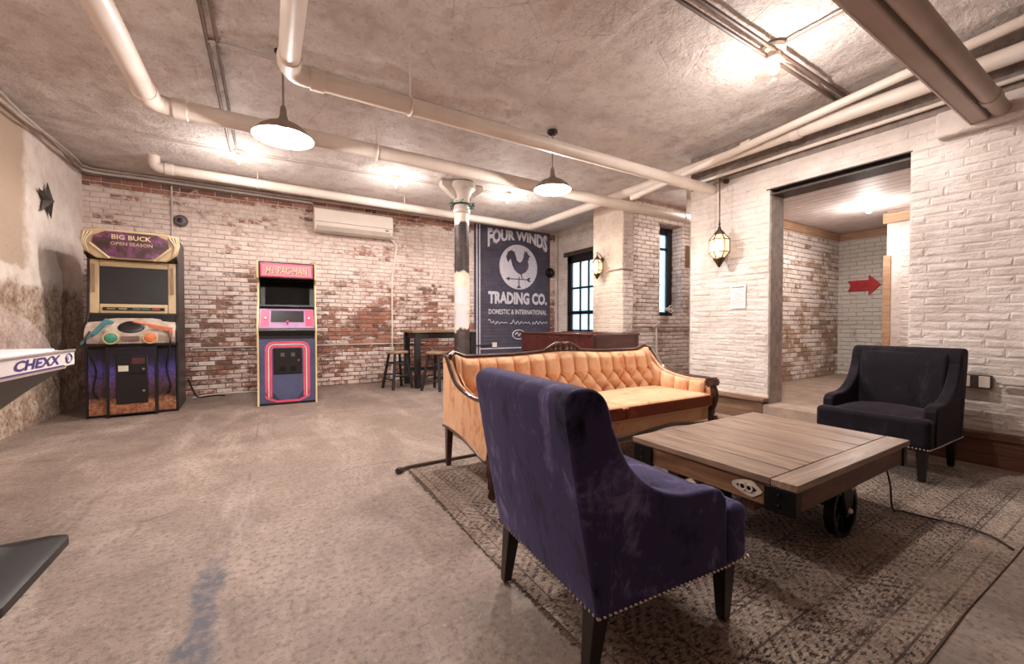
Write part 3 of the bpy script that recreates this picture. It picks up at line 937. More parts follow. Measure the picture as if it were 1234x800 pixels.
# ------------------------------------------------------------------ things on the walls
# painted sign: navy paint over the bricks
t = thing('painted_sign', 'navy blue sign with rooster weathervane and white lettering painted on brick', 'sign', (MUR[0], YB, 0))
def keepworld(o):
    o.parent = t
    o.location = o.location - t.location
x0, x1, z0, z1 = MUR
MB().box(0, x1 - x0, -.004, .002, z0, z1).build('ground_coat', M['mural'], t, smooth=0)
tmp = bpy.data.objects.new('holder', None); COL.objects.link(tmp)
brick_field(tmp, M['mural'], 'y', YB, -1, x0, x1, 0.468, 3.13, proud=.010, wob=.002, seed=31, keep=300)
for ch in list(tmp.children): keepworld(ch)
bpy.data.objects.remove(tmp)
FY = -.0155
U, V = (1, 0, 0), (0, 0, 1)
g = MB()
cx = 4.745 - x0
def arch(x, y, w):
    q = (x / (w / 2)) if w else 0
    top = 3.09; bot = 2.89 - .22 * q * q
    return x, bot + (y / .30) * (top - bot)
for wd_, args in (('FOUR WINDS', ((cx, FY, 0), U, V, .30, 1.54, .05, 0, arch, True)), ('TRADING CO.', ((cx, FY, 1.49), U, V, .27, 1.52, .05, 0, None, True)),
                  ('DOMESTIC & INTERNATIONAL', ((cx, FY, 1.27), U, V, .11, 1.50, .02, 0, None, True))):
    g = MB(); put_text(g, wd_, *args); g.build('lettering', M['letter'], t, smooth=0, fix=False)
g = MB()
sq = []
for i in range(121):
    a = i / 120; gap = 1.0
    sq.append((cx - .76 + 1.52 * a, FY, 1.09 + (.035 * math.sin(a * 95) * (0.6 + .4 * math.sin(a * 17))) + (.05 * math.sin(a * 31 + 1) if int(a * 12) % 4 == 0 else 0)))
for s, e in ((0, 38), (42, 84), (88, 120)):
    g.tube(sq[s:e + 1], .008, 4)
g.build('script_line', M['letter'], t)
g = MB()
nn = 40
g.add([(cx + .49 * math.cos(2 * PI * i / nn), FY, 2.31 + .49 * math.sin(2 * PI * i / nn)) for i in range(nn)], [tuple(range(nn))])
g.build('disc', M['letter'], t, smooth=0)
roo = [(-.62, .18), (-.72, .45), (-.62, .70), (-.42, .80), (-.25, .72), (-.17, .5), (-.12, .32), (.05, .22), (.18, .30), (.26, .5), (.30, .68), (.33, .84), (.40, .75), (.46, .84), (.50, .72), (.57, .63), (.68, .56), (.57, .50), (.58, .38), (.51, .34), (.57, .12), (.53, -.06), (.40, -.22), (.24, -.30), (.17, -.34), (.20, -.52), (.28, -.56), (.16, -.56), (.10, -.36), (.04, -.34), (-.1, -.28), (-.28, -.12), (-.38, .08), (-.43, .25), (-.47, .38), (-.53, .30)]
MB().add([(cx + a * .45, FY - .003, 2.31 + b * .45) for a, b in roo], [tuple(range(len(roo)))]).build('rooster', M['mural'], t, smooth=0)
g = MB()
yy = FY - .003
g.box(cx - .25, cx + .25, yy - .001, yy, 2.035, 2.055); g.box(cx - .012, cx + .012, yy - .001, yy, 1.86, 2.10)
g.add([(cx - .34, yy, 2.045), (cx - .24, yy, 2.09), (cx - .24, yy, 2.0)], [(0, 1, 2)])
g.add([(cx + .20, yy, 2.045), (cx + .24, yy, 2.09), (cx + .32, yy, 2.09), (cx + .27, yy, 2.045), (cx + .32, yy, 2.0), (cx + .24, yy, 2.0)], [tuple(range(6))])
g.add([(cx - .06, yy, 1.85), (cx, yy, 1.93), (cx + .06, yy, 1.85)], [(0, 1, 2)])
g.build('weathervane_arrow', M['mural'], t, smooth=0)
g = MB(); g.box(.05, .075, FY, FY + .002, z0, z1); g.box(.115, .14, FY, FY + .002, z0, z1); g.box(.14, x1 - x0 - .05, FY, FY + .002, z0 + .09, z0 + .115)
g.build('border_lines', M['letter'], t, smooth=0)
g = MB(); pts = [(cx + .16 * math.cos(2 * PI * i / 28), FY, .83 + .10 * math.sin(2 * PI * i / 28)) for i in range(28)]
g.tube(pts + [pts[0]], .012, 5, caps=False); g.tube(smooth_path([(cx - .1, FY, .83), (cx - .04, FY, .87), (cx, FY, .80), (cx + .05, FY, .86), (cx + .1, FY, .82)]), .012, 5)
g.build('oval_mark', M['letter'], t)

# air conditioner
AC = simple('white_plastic', (238, 224, 212), (226, 210, 198), 0.4, 2)
t = thing('air_conditioner', 'white split air conditioner mounted high on the brick wall', 'air conditioner', (1.31, YB - .022, 2.60))
prof = [(0, 0), (-.10, 0), (-.17, .03), (-.205, .09), (-.215, .20), (-.205, .36), (-.17, .385), (0, .385)]
MB().prism(prof, -.64, .64, 'yz').build('body', AC, t, bevel=.008)
MB().prism([(-.105, -.004), (-.168, .022), (-.196, .075), (-.212, .085), (-.19, .012), (-.12, -.02)], -.60, .60, 'yz').build('louver_flap', simple('grey_flap', (206, 190, 178), None, 0.4, 3), t)
MB().box(-.62, .62, -.218, -.205, .150, .156).build('seam_line', M['conduit_dark'], t)
MB().box(.50, .56, -.219, -.208, .11, .125).build('display', M['black'], t)

t = thing('alarm_bell', 'round grey bell on the brick wall beside the deer machine', 'bell', (-1.07, YB - .013, 2.56))
MB().lathe([(.001, 0), (.085, 0), (.085, -.03), (.06, -.055), (.001, -.06)], (0, 0, 0), 20, axis='y').build('gong', simple('grey_bell', (110, 98, 98), (84, 74, 74), .4, 10), t)
MB().lathe([(.03, -.055), (.03, -.075), (.001, -.08)], (0, 0, 0), 14, axis='y').build('hub', M['black'], t)
t = thing('alarm_bell', 'dark round bell in the corner beside the painted sign', 'bell', (5.58, YB - .02, 2.24))
MB().lathe([(.001, 0), (.11, 0), (.11, -.03), (.08, -.07), (.001, -.075)], (0, 0, 0), 20, axis='y').build('gong', M['iron'], t)
MB().lathe([(.035, -.07), (.035, -.09), (.001, -.095)], (0, 0, 0), 14, axis='y').build('hub', M['steel'], t)

# barn star on the plaster wall
t5 = MB()
sv = [(0.055, 0, 0)]
for i in range(10):
    r_ = .215 if i % 2 == 0 else .085
    a = PI / 2 + i * PI / 5 + .12
    sv.append((.0, -r_ * math.cos(a), r_ * math.sin(a)))
t5.add(sv, [(0, i + 1, (i + 1) % 10 + 1) for i in range(10)] + [tuple(range(1, 11))])
tag(t5.build('barn_star', simple('weathered_zinc_star', (86, 76, 70), (54, 47, 43), .5, 20, metal=.4), None, smooth=0, loc=(XL + .02, 6.52, 2.42)), 'dark metal five-pointed barn star on the plaster wall', 'star')

# notice on the white wall
t = thing('notice', 'printed paper notice on the white wall below the lantern', 'notice', (XR - .018, 2.67, 1.37))
MB().box(-.002, 0, -.085, .085, -.135, .135).build('sheet', simple('notice_paper', (236, 226, 222), (228, 216, 212), .7, 4), t, smooth=0)
g = MB()
for i in range(9): g.box(-.004, -.002, -.065, .065 - (.03 if i % 3 == 2 else 0), .085 - i * .022 - .004, .085 - i * .022)
g.box(-.004, -.002, -.07, .07, .10, .115)
g.build('print', simple('grey_print', (150, 136, 136), None, .8, 4), t, smooth=0)

# outlet boxes
t = thing('outlet_box', 'metal double outlet box low on the white wall behind the dark chair', 'outlet', (XR - .012, .83, .62))
MB().box(-.05, 0, -.085, .085, -.05, .05).build('box', M['steel'], t, bevel=.006)
for k in (-.05, .05): MB().box(-.056, -.05, k - .028, k + .028, -.042, .042).build('cover_plate', AC, t, bevel=.003)
t = thing('outlet_box', 'small outlet box below the painted sign', 'outlet', (4.12, YB - .013, .62))
MB().box(-.05, .05, -.05, 0, -.05, .05).build('box', AC, t, bevel=.005)
MB().box(-.8, -.05, -.03, -.01, -.01, .01).build('conduit', M['steel'], t)

# red arrow in the back room
t = thing('arrow_sign', 'red wooden arrow sign pointing right on the pale inner wall', 'sign', (IX - .014, 2.78, 1.70))
ap = [(.22, .085), (.17, 0), (.22, -.085), (-.06, -.085), (-.06, -.17), (-.22, 0), (-.06, .17), (-.06, .085)]
MB().prism([(a, b) for a, b in ap], -.025, 0, 'yz').build('board', simple('red_sign_paint', (196, 52, 54), (164, 36, 40), .5, 14), t, bevel=.003)
g = MB()
for k in range(3): g.box(-.027, -.025, -.05, .19, -.028 + k * .026, -.024 + k * .026)
g.build('groove', simple('dark_red', (128, 26, 30), None, .6, 9), t, smooth=0)
t = thing('wall_valve', 'round valve handwheel at the lower corner of the alcove window', 'valve', (6.06, 4.73, 1.32))
MB().cyl((0, .05, 0), (0, -.05, 0), .03, n=12).build('body', M['conduit'], t)
MB().torus((0, -.05, 0), .06, .012, 'y', 16, 6).build('handwheel', M['conduit'], t)
MB().cyl((-.08, 0, 0), (.08, 0, 0), .03, n=10).build('tee', M['conduit'], cv, bevel=.004, loc=(.59, 0, 1.025))
MB().cyl((0, 0, 0), (0, -.06, .07), .026, n=10).build('branch', M['conduit'], cv, loc=(.59, 0, 1.025))
MB().cyl((0, 0, -.02), (.03, 0, -.75), .018, n=10).build('drop', M['conduit'], cv, loc=(.59, 0, 1.025))
# arched cover high on the alcove wall beside the window
tag(MB().prism([(-.055, -.2), (.055, -.2), (.055, .2), (-.055, .2)], -.02, 0, 'xz').build('wall_cover', simple('brown_cover', (122, 92, 66), None, .6, 9), None, loc=(6.635, 4.784, 2.3), bevel=.05, seg=4), 'brown rounded cover plate on the alcove wall beside the window', 'cover plate')

# ------------------------------------------------------------------ iron column
t = thing('column', 'old round iron column with peeling paint and a green garland', 'column', (2.54, 5.71, 0))
def m_col():
    q = NT('peeling_column_paint')
    s = q.sep(q.pos())
    w = q.math('ADD', s[2], q.math('MULTIPLY', q.math('SUBTRACT', q.noise(4, 5, .65), .5), .55))
    z = q.math('DIVIDE', w, 3.2)
    dark = q.ramp(q.noise(9, 5, .7), [(.3, (34, 26, 26)), (.55, (60, 44, 42)), (.72, (96, 74, 68))])
    cream = q.ramp(q.noise(8, 5, .7), [(.3, (196, 178, 146)), (.6, (226, 214, 196))])
    band = q.ramp(z, [(.0, 0.0), (.315, 0.0), (.325, 1.0), (.565, 1.0), (.58, 0.0), (.80, 0.0), (.81, 1.0)])
    return q.done(q.mix(band, dark, cream), .55, q.bump(q.noise(20, 4), .3, .006))
MCOL = m_col()
MB().lathe([(.17, 0), (.17, .05), (.135, .09), (.118, .13), (.115, 1.5), (.108, 2.72)], (0, 0, 0), 28, cap0=True).build('shaft', MCOL, t)
MB().lathe([(.108, 2.72), (.13, 2.74), (.13, 2.78), (.115, 2.80), (.12, 2.95), (.16, 3.04), (.21, 3.09), (.21, 3.17)], (0, 0, 0), 28).build('capital', M['conduit'], t)
for k, s in enumerate((-1, 1)):
    MB().prism([(s * .12, 2.93), (s * .34, 3.10), (s * .34, 3.17), (s * .12, 3.17)], -.06, .06, 'xz').build('capital_bracket', M['conduit'], t, bevel=.008)
t = thing('garland', 'green leafy garland tied around the column', 'garland', (2.54, 5.71, 2.86))
g = MB(); rg = random.Random(4)
for i in range(90):
    a = rg.random() * 2 * PI; r_ = .125 + rg.random() * .04; z = (rg.random() - .5) * .10 + .03 * math.sin(a)
    p = Vector((r_ * math.cos(a), r_ * math.sin(a), z))
    d = Vector((math.cos(a), math.sin(a), rg.uniform(-1, .8))).normalized() * .055; s = Vector((-math.sin(a), math.cos(a), rg.uniform(-.5, .5))).normalized() * .018
    g.add([p, p + d * .5 + s, p + d, p + d * .5 - s], [(0, 1, 2, 3)])
stuff(g.build('leaves', simple('garland_green', (52, 116, 92), (34, 76, 58), .5, 20), t, smooth=0))
MB().torus((0, 0, 0), .128, .016, 'z', 24, 6).build('cord', simple('dark_green', (40, 70, 56), None, .6, 10), t)
PAPER = simple('pale_sheet', (226, 212, 214), (212, 196, 198), .7, 4)
for k, (za, zb, lab) in enumerate(((1.35, 1.62, 'upper pale sheet wrapped on the column'), (1.02, 1.33, 'lower pale sheet wrapped on the column'))):
    a0 = math.atan2(-5.71, -2.54)
    g = MB().grid(10, 2, lambda i, j: (.1185 * math.cos(a0 - .95 + 1.7 * i), .1185 * math.sin(a0 - .95 + 1.7 * i), za + (zb - za) * j))
    tag(g.build('notice', PAPER, None, loc=(2.54, 5.71, 0)), lab, 'notice')

# ------------------------------------------------------------------ bar table and stools
BLKW = simple('black_wood', (34, 28, 27), (20, 16, 16), .5, 12)
TOPW = m_wood('worn_bar_top', (110, 86, 66), (146, 120, 96), (170, 146, 120))
t = thing('bar_table', 'tall black bar table with wooden top beside the column', 'table', (2.62, 6.86, 0))
MB().box(-.60, .55, -.36, .36, .915, .955).build('tabletop', TOPW, t, bevel=.006)
for sx in (-1, 1):
    for sy in (-1, 1):
        MB().box(sx * .50 - .045, sx * .50 + .045, sy * .30 - .045, sy * .30 + .045, 0, .915).build('leg', BLKW, t, bevel=.004)
for sy in (-1, 1): MB().box(-.5, .5, sy * .30 - .015, sy * .30 + .015, .82, .915).build('apron', BLKW, t)
for sx in (-1, 1): MB().box(sx * .5 - .015, sx * .5 + .015, -.3, .3, .82, .915).build('apron', BLKW, t)
MB().box(-.5, .5, .27, .31, .22, .28).build('stretcher', BLKW, t)

def stool(label, x, y, rz):
    t = thing('bar_stool', label, 'stool', (x, y, 0), rz, 'bar stools')
    MB().lathe([(.001, .615), (.165, .615), (.178, .605), (.178, .585), (.165, .575), (.001, .575)], (0, 0, 0), 28).build('seat', TOPW, t)
    for i in range(4):
        a = PI / 4 + i * PI / 2
        c, s = math.cos(a), math.sin(a)
        MB().tube([(.245 * c, .245 * s, 0), (.135 * c, .135 * s, .58)], [.024, .021], 8).build('leg', BLKW, t)
        b = a + PI / 2
        z = .16 if i % 2 else .22
        k = .245 - .11 * z / .58
        MB().cyl((k * c, k * s, z), (k * math.cos(b), k * math.sin(b), z), .013, n=6).build('rung', BLKW, t)
        k2 = .245 - .11 * .42 / .58
        MB().cyl((k2 * c, k2 * s, .42), (k2 * math.cos(b), k2 * math.sin(b), .42), .011, n=6).build('rung', BLKW, t)
    return t
stool('round wooden bar stool standing beside the outer leg of the bar table', 1.83, 6.72, .25)
stool('round wooden bar stool in front of the bar table near the sofa', 2.33, 6.22, .6)

# ------------------------------------------------------------------ dark red game table behind the sofa
MAH = m_wood('dark_mahogany', (44, 18, 16), (74, 32, 28), (98, 46, 38), (3, 14, 14), .28, True, .15, .3)
t = thing('game_table', 'dark red wooden game table with open top behind the sofa', 'game table', (3.755, 4.5, 0))
hx, hy = .405, .80
for s in (-1, 1):
    MB().box(s * hx - (0 if s < 0 else .06), s * hx + (.06 if s < 0 else 0), -hy, hy, .66, .93).build('side_panel', MAH, t, bevel=.008)
    MB().box(-hx + .06, hx - .06, s * hy - (0 if s < 0 else .06), s * hy + (.06 if s < 0 else 0), .66, .93).build('end_panel', MAH, t, bevel=.008)
    MB().box(s * hx - .012, s * hx + .012, -hy - .01, hy + .01, .915, .94).build('rail_cap', MAH, t, bevel=.006)
MB().box(-hx + .06, hx - .06, -hy + .06, hy - .06, .66, .80).build('play_field', simple('playfield_red', (110, 44, 38), (84, 32, 28), .4, 6), t)
MB().box(-hx + .02, hx - .02, -hy + .02, hy - .02, .56, .66).build('cabinet', MAH, t)
for s in (-1, 1):
    for q in (-1, 1): MB().leg(s * .33, q * .70, 0, .58, .09, .12).build('leg', MAH, t, bevel=.006)
for k in range(6):
    y = -.6 + k * .24
    MB().cyl((-hx - .02, y, .875), (hx + .02, y, .875), .008, n=8).build('rod', simple('chrome', (190, 184, 182), None, .2, 5, metal=1.0), t)

# ------------------------------------------------------------------ velvet chair
def m_velvet(name, base, lo, hi, tint, sheen=.8):
    q = NT(name)
    co = q.objco()
    f = q.math('ADD', q.math('MULTIPLY', q.noise(3.4, 6, .68, q.scaled(co, (1.0, 1.7, .75)), 0.7), .65), q.math('MULTIPLY', q.noise(14, 5, .7, q.scaled(co, (1, 1.3, .7)), 0.6), .35))
    col = q.ramp(f, [(.38, lo), (.47, base), (.54, base), (.68, hi)])
    return q.done(col, .85, q.bump(q.noise(9, 4, .6, co), .12, .01), sheen=sheen, sheen_tint=tint, spec=.15)
NAVY = m_velvet('navy_velvet', (54, 47, 80), (14, 10, 24), (122, 114, 156), (175, 168, 215), .42)
CHAR = m_velvet('charcoal_velvet', (27, 22, 28), (13, 10, 13), (50, 43, 54), (120, 106, 122), .4)
LEGW = simple('espresso_wood', (34, 22, 20), (22, 14, 13), .35, 10)
NAIL = simple('nickel_nail', (206, 196, 190), (170, 160, 156), .25, 5, metal=.9)

def velvet_chair(label, velvet, loc, rz):
    t = thing('velvet_chair', label, 'chair', loc, rz)
    W = .325
    z0 = .215
    arm = sm2([(.0, .80), (.045, .765), (.085, .68), (.14, .605), (.23, .54), (.34, .505), (.44, .50), (.515, .49)], 4)
    side = [(0.02, z0)] + [(-.02, .60), (-.03, .78)] + arm + [(.545, .455), (.548, z0)]
    for s in (-1, 1):
        a, b = (W - .07, W - .0015) if s > 0 else (-W + .0015, -W + .07)
        MB().prism(side, a, b, 'xz').build('side_panel', velvet, t, bevel=.012, seg=3)
    back = [(0.0, z0), (-.07, .58)] + sm2([(-.105, .79), (-.107, .83), (-.088, .857), (-.05, .866), (-.005, .858), (.03, .825), (.05, .765)], 3) + [(.045, .60), (.06, z0)]
    MB().prism(back, -W, W, 'xz').build('back_panel', velvet, t, smooth=50, bevel=.014, seg=3)
    pad = [(.03, z0 + .02), (.0, .80), (.03, .835), (.06, .80), (.085, .70), (.125, .44), (.13, z0 + .02)]
    MB().prism(pad, -W + .068, W - .068, 'xz').build('back_cushion', velvet, t, bevel=.02, seg=3)
    # T-shaped seat with a crowned top
    d = .012
    def seat(i, j):
        return None
    sv = []
    P = [(.10, -W + .075), (.553, -W + .075), (.553, -W + .004), (.665, -W + .004), (.665, W - .004), (.553, W - .004), (.553, W - .075), (.10, W - .075)]
    MB().prism(P, z0, .415, 'xy').build('seat', velvet, t, bevel=.03, seg=4)
    g = MB().grid(12, 12, lambda i, j: (.13 + .515 * i, (-W + .08) + (2 * W - .16) * j, .405 + .045 * (math.sin(PI * min(1, max(0, i))) ** .5) * (math.sin(PI * j) ** .5)))
    g.build('seat_crown', velvet, t)
    for sx, sy in ((.035, -1), (.035, 1), (.60, -1), (.60, 1)):
        MB().leg(sx, sy * (W - .055), 0, z0 + .01, .034, .058, -.03 if sx < .3 else .0, 0).build('leg', LEGW, t, bevel=.003)
    g = MB()
    def nails(a, b):
        n_ = int((Vector(b) - Vector(a)).length / .0185)
        for i in range(n_ + 1):
            p = Vector(a).lerp(Vector(b), i / n_)
            g.ball(p, .0058, 6, 4)
    zz = z0 + .012
    nails((-.004, -W, zz), (-.004, W, zz))
    for s in (-1, 1):
        nails((0, s * (W + .001), zz), (.55, s * (W + .001), zz)); nails((.555, s * (W - .002), zz), (.66, s * (W - .002), zz))
    nails((.667, -W + .01, zz), (.667, W - .01, zz))
    stuff(g.build('nailhead_trim', NAIL, t, label='row of small silver nailheads'))
    return t
velvet_chair('navy velvet accent chair with nailhead trim, its back beside the bare floor', NAVY, (.80, 1.15, .010), R(-4))
velvet_chair('charcoal velvet accent chair standing against the white wall', CHAR, (4.31, 1.155, .010), R(180 - 1))

# ------------------------------------------------------------------ tufted sofa
PEACH = m_velvet('peach_velvet', (226, 178, 140), (204, 132, 90), (238, 206, 174), (255, 226, 196), .5)
RUST_SHADE = m_velvet('rust_shade_velvet', (112, 52, 32), (78, 32, 20), (150, 78, 50), (220, 150, 110), .3)  # rust for buttons and piping; also paints the shade on cushion fronts
CARV = m_wood('carved_walnut', (40, 22, 16), (70, 40, 28), (98, 60, 42), (9, 9, 9), .32, True, .2, .2)
t = thing('tufted_sofa', 'peach velvet button-tufted sofa with carved dark wood trim', 'sofa', (2.20, 2.475, .011))
SX = 1.10
FYs, BYs = -.37, .37
# top rail outline: slightly arched, dips next to the raised ends
def toprail(x):
    a = abs(x) / SX
    z = .795 + .022 * math.cos(min(1, a / .5) * PI / 2) ** 2
    z += .035 * math.exp(-((a - .93) / .055) ** 2)
    if a > .95: z -= (a - .95) * 1.2
    return z
NB = 13
du = 2 * (SX - .12) / NB
rows = (.535, .625)
dv = rows[1] - rows[0]
def tuft(i, j):
    x = -SX + .07 + (2 * SX - .14) * i
    zt = toprail(x) - .012
    z = .40 + (zt - .40) * j
    u = x / du
    if z <= rows[1] + .001:
        v = (z - rows[1]) / dv
        a = (u + .5 * v); b = (u - .5 * v)
        h = (abs(math.sin(PI * (a + .5))) * abs(math.sin(PI * (b + .5)))) ** .42
    else:
        h0 = abs(math.sin(PI * (u + .5)))
        h = h0 ** .42
    edge = min(1.0, (1 - j) / .12) * min(1.0, i / .02, (1 - i) / .02)
    y = .235 + (z - .40) * .20 - .07 * h * math.sqrt(max(0, edge))
    # the ends curl forward into the arms
    a = abs(x) / SX
    if a > .86: y -= ((a - .86) / .14) ** 1.6 * .10
    return (x, y, z)
bk = MB().grid(260, 44, tuft).build('backrest', PEACH, t, smooth=80, label='button-tufted peach velvet')
for r_i, zr in enumerate(rows):
    for k in range(-NB // 2 - 1, NB // 2 + 2):
        x = (k + (.5 if r_i == 0 else 0) + .5) * du
        if abs(x) > SX - .12: continue
        MB().ball((x, .235 + (zr - .40) * .20 - .004, zr), .012, 8, 6, 1, 1, .6).build('button', RUST_SHADE, bk)
op = [(-SX + .02 + (2 * SX - .04) * i / 40) for i in range(41)]
MB().prism([(x, toprail(x) - .01) for x in op] + [(SX - .02, .24), (-SX + .02, .24)], .305, BYs - .01, 'xz').build('back_panel', PEACH, t)
MB().tube([(x, .335 - (.03 if abs(x) > SX * .95 else 0), toprail(x)) for x in [(-SX + .01 + (2 * SX - .02) * i / 60) for i in range(61)]], .018, 8).build('top_rail', CARV, t)
# carved crest
cr = MB()
for s in (-1, 1):
    for c, r0, tk in (((s * .035, .325, .845), .028, .010), ((s * .085, .325, .842), .022, .009), ((s * .13, .325, .832), .016, .007)):
        cr.torus(c, r0, tk, 'y', 14, 6)
    cr.tube(smooth_path([(0, .325, .87), (s * .06, .325, .882), (s * .12, .325, .86), (s * .19, .325, .825)]), [.012] * 4 + [.012] * 14 + [.006], 6)
cr.ball((0, .32, .862), .024, 10, 8, 1.2)
cr.build('carved_crest', CARV, t)
# arms: shaped outer panels
armtop = sm2([(BYs - .03, .80), (.30, .79), (.22, .70), (.13, .625), (.0, .585), (-.16, .565), (-.30, .565), (-.375, .56)], 5)
for s in (-1, 1):
    x0_, x1_ = (SX - .055, SX) if s > 0 else (-SX, -SX + .055)
    low = [(-.375, .30), (-.34, .22), (-.2, .245), (0, .285), (.2, .30), (BYs - .03, .30)]
    ap_ = MB().prism(armtop + low, x0_, x1_, 'yz').build('arm_panel', PEACH, t, bevel=.012)
    MB().tube([(s * (SX - .012), a, b + .008) for a, b in armtop], .015, 8).build('arm_rail', CARV, t)
    # padded inside of the arm, tufted
    xi = s * (SX - .055)
    def inner(i, j, xi=xi, s=s):
        y = -.33 + .60 * i
        top = armtop[0][1]
        for q in range(len(armtop) - 1):
            if armtop[q + 1][0] <= y <= armtop[q][0]:
                f = (y - armtop[q + 1][0]) / (armtop[q][0] - armtop[q + 1][0] + 1e-9)
                top = armtop[q + 1][1] + f * (armtop[q][1] - armtop[q + 1][1])
        z = .40 + (top - .41) * j
        h = abs(math.sin(PI * (y / .15 + .2))) ** .45
        return (xi - s * (.02 + .045 * h * math.sin(PI * min(1, j * 1.0)) ** .5), y, z)
    MB().grid(40, 12, inner).build('arm_cushion', PEACH, t, smooth=80)
    # scrolled arm end with reeded roll
    sc = MB().cyl((s * (SX - .075), -.375, .545), (s * (SX + .012), -.375, .545), .034, n=18)
    for k in range(10):
        a = 2 * PI * k / 10
        sc.cyl((s * (SX - .08), -.375 + .033 * math.cos(a), .545 + .033 * math.sin(a)), (s * (SX + .014), -.375 + .033 * math.cos(a), .545 + .033 * math.sin(a)), .009, n=6)
    sc.build('arm_scroll', CARV, t)
    MB().tube(smooth_path([(s * (SX - .03), -.375, .52), (s * (SX - .03), -.40, .44), (s * (SX - .03), -.385, .36), (s * (SX - .03), -.355, .28), (s * (SX - .03), -.375, .22)]), .030, 8).build('arm_post', CARV, t)
    lg = MB().tube(smooth_path([(s * (SX - .03), -.375, .25), (s * (SX - .02), -.40, .18), (s * (SX - .03), -.38, .09), (s * (SX - .03), -.365, .035), (s * (SX - .02), -.385, 0.03)], 5), [.042] * 3 + [.046] * 4 + [.036] * 5 + [.024] * 5 + [.02] * 3 + [.026], 8)
    lg.ball((s * (SX - .02), -.41, .16), .028, 8, 6)
    lg.build('leg', CARV, t)
    MB().leg(s * (SX - .04), BYs - .05, 0, .30, .034, .05, s * .0, .02).build('leg', CARV, t, bevel=.003)
    lw = sm2(low, 3)
    MB().tube([(s * (SX - .004), a, b) for a, b in lw], .012, 6).build('apron_trim', CARV, t)
MB().prism([(-SX + .055, -.36), (SX - .055, -.36), (SX - .055, .30), (-SX + .055, .30)], .225, .335, 'xy').build('seat_rail', PEACH, t, bevel=.012)
MB().tube([(-SX + .05 + (2 * SX - .1) * i / 30, -.362, .222 - .02 * math.cos((i / 30 - .5) * 4 * PI)) for i in range(31)], .014, 6).build('rail_trim', CARV, t)
for s in (-1, 1):
    xa, xb = (.006, SX - .075) if s > 0 else (-SX + .075, -.006)
    def cush(i, j, xa=xa, xb=xb):
        return None
    c_ = MB().box(xa, xb, -.405, .20, .335, .455).build('seat_cushion', PEACH, t, bevel=.035, seg=4)
    MB().grid(14, 12, lambda i, j: (xa + .03 + (xb - xa - .06) * i, -.385 + .57 * j, .448 + .036 * (math.sin(PI * i) ** .5) * (math.sin(PI * j) ** .5))).build('cushion_crown', PEACH, c_)
    MB().box(xa + .001, xb - .001, -.4085, -.385, .355, .432).build('cushion_border', RUST_SHADE, c_, bevel=.002, label='cushion front with its shade painted in rust')
    MB().tube([(xa + .03 + (xb - xa - .06) * i / 10, -.402, .437) for i in range(11)], .006, 6).build('piping', RUST_SHADE, c_)

# ------------------------------------------------------------------ cart coffee table
PLK = m_wood('weathered_table_planks', (98, 76, 62), (146, 120, 102), (176, 150, 132), (26, 2.2, 26), .38, True, .35)
PLKX = m_wood('weathered_table_edge', (98, 76, 62), (146, 120, 102), (176, 150, 132), (2.2, 26, 26), .38, True, .35)
APR = m_wood('table_apron_wood', (84, 56, 40), (128, 92, 66), (156, 118, 88), (26, 2.5, 14), .5, True, .4)
APD = m_wood('table_apron_dark', (56, 34, 26), (86, 56, 42), (110, 76, 58), (2.5, 26, 14), .5, True, .4)
t = thing('coffee_table', 'weathered plank cart coffee table on iron wheels', 'table', (2.445, 1.225, .010))
TX, TY = .635, .43
nP = 7
rgp = random.Random(12)
w_ = 2 * TX / nP
for k in range(nP):
    x = -TX + k * w_
    MB().box(x + .0025, x + w_ - .0025, -TY + .105, TY, .362, .392 + rgp.uniform(-.0012, .0012)).build('plank', PLK, t, bevel=.0025, seg=1)
MB().box(-TX, TX, -TY, -TY + .102, .362, .392).build('plank', PLKX, t, bevel=.0025, seg=1)
IN = .035
for s in (-1, 1):
    MB().box(s * (TX - IN) - .018, s * (TX - IN) + .018, -TY + IN + .10, TY - IN - .02, .262, .361).build('apron', APR, t, bevel=.003)
    MB().box(-TX + IN + .02, TX - IN - .02, s * (TY - IN) - .018, s * (TY - IN) + .018, .262, .361).build('apron', APD, t, bevel=.003)
    for q in (-1, 1):
        cb = MB().box(s * (TX - .03) - .026, s * (TX - .03) + .026, q * (TY - .07) - .062, q * (TY - .07) + .062, .252, .360)
        cb = cb.build('corner_bracket', M['iron'], t, bevel=.004)
        for kz in (.285, .33): MB().ball((s * (TX - .003), q * (TY - .07), kz), .008, 8, 6).build('bolt', M['iron'], cb)
for y in (-.2, .2): MB().box(-TX + .06, TX - .06, y - .03, y + .03, .20, .262).build('frame_beam', APD, t)
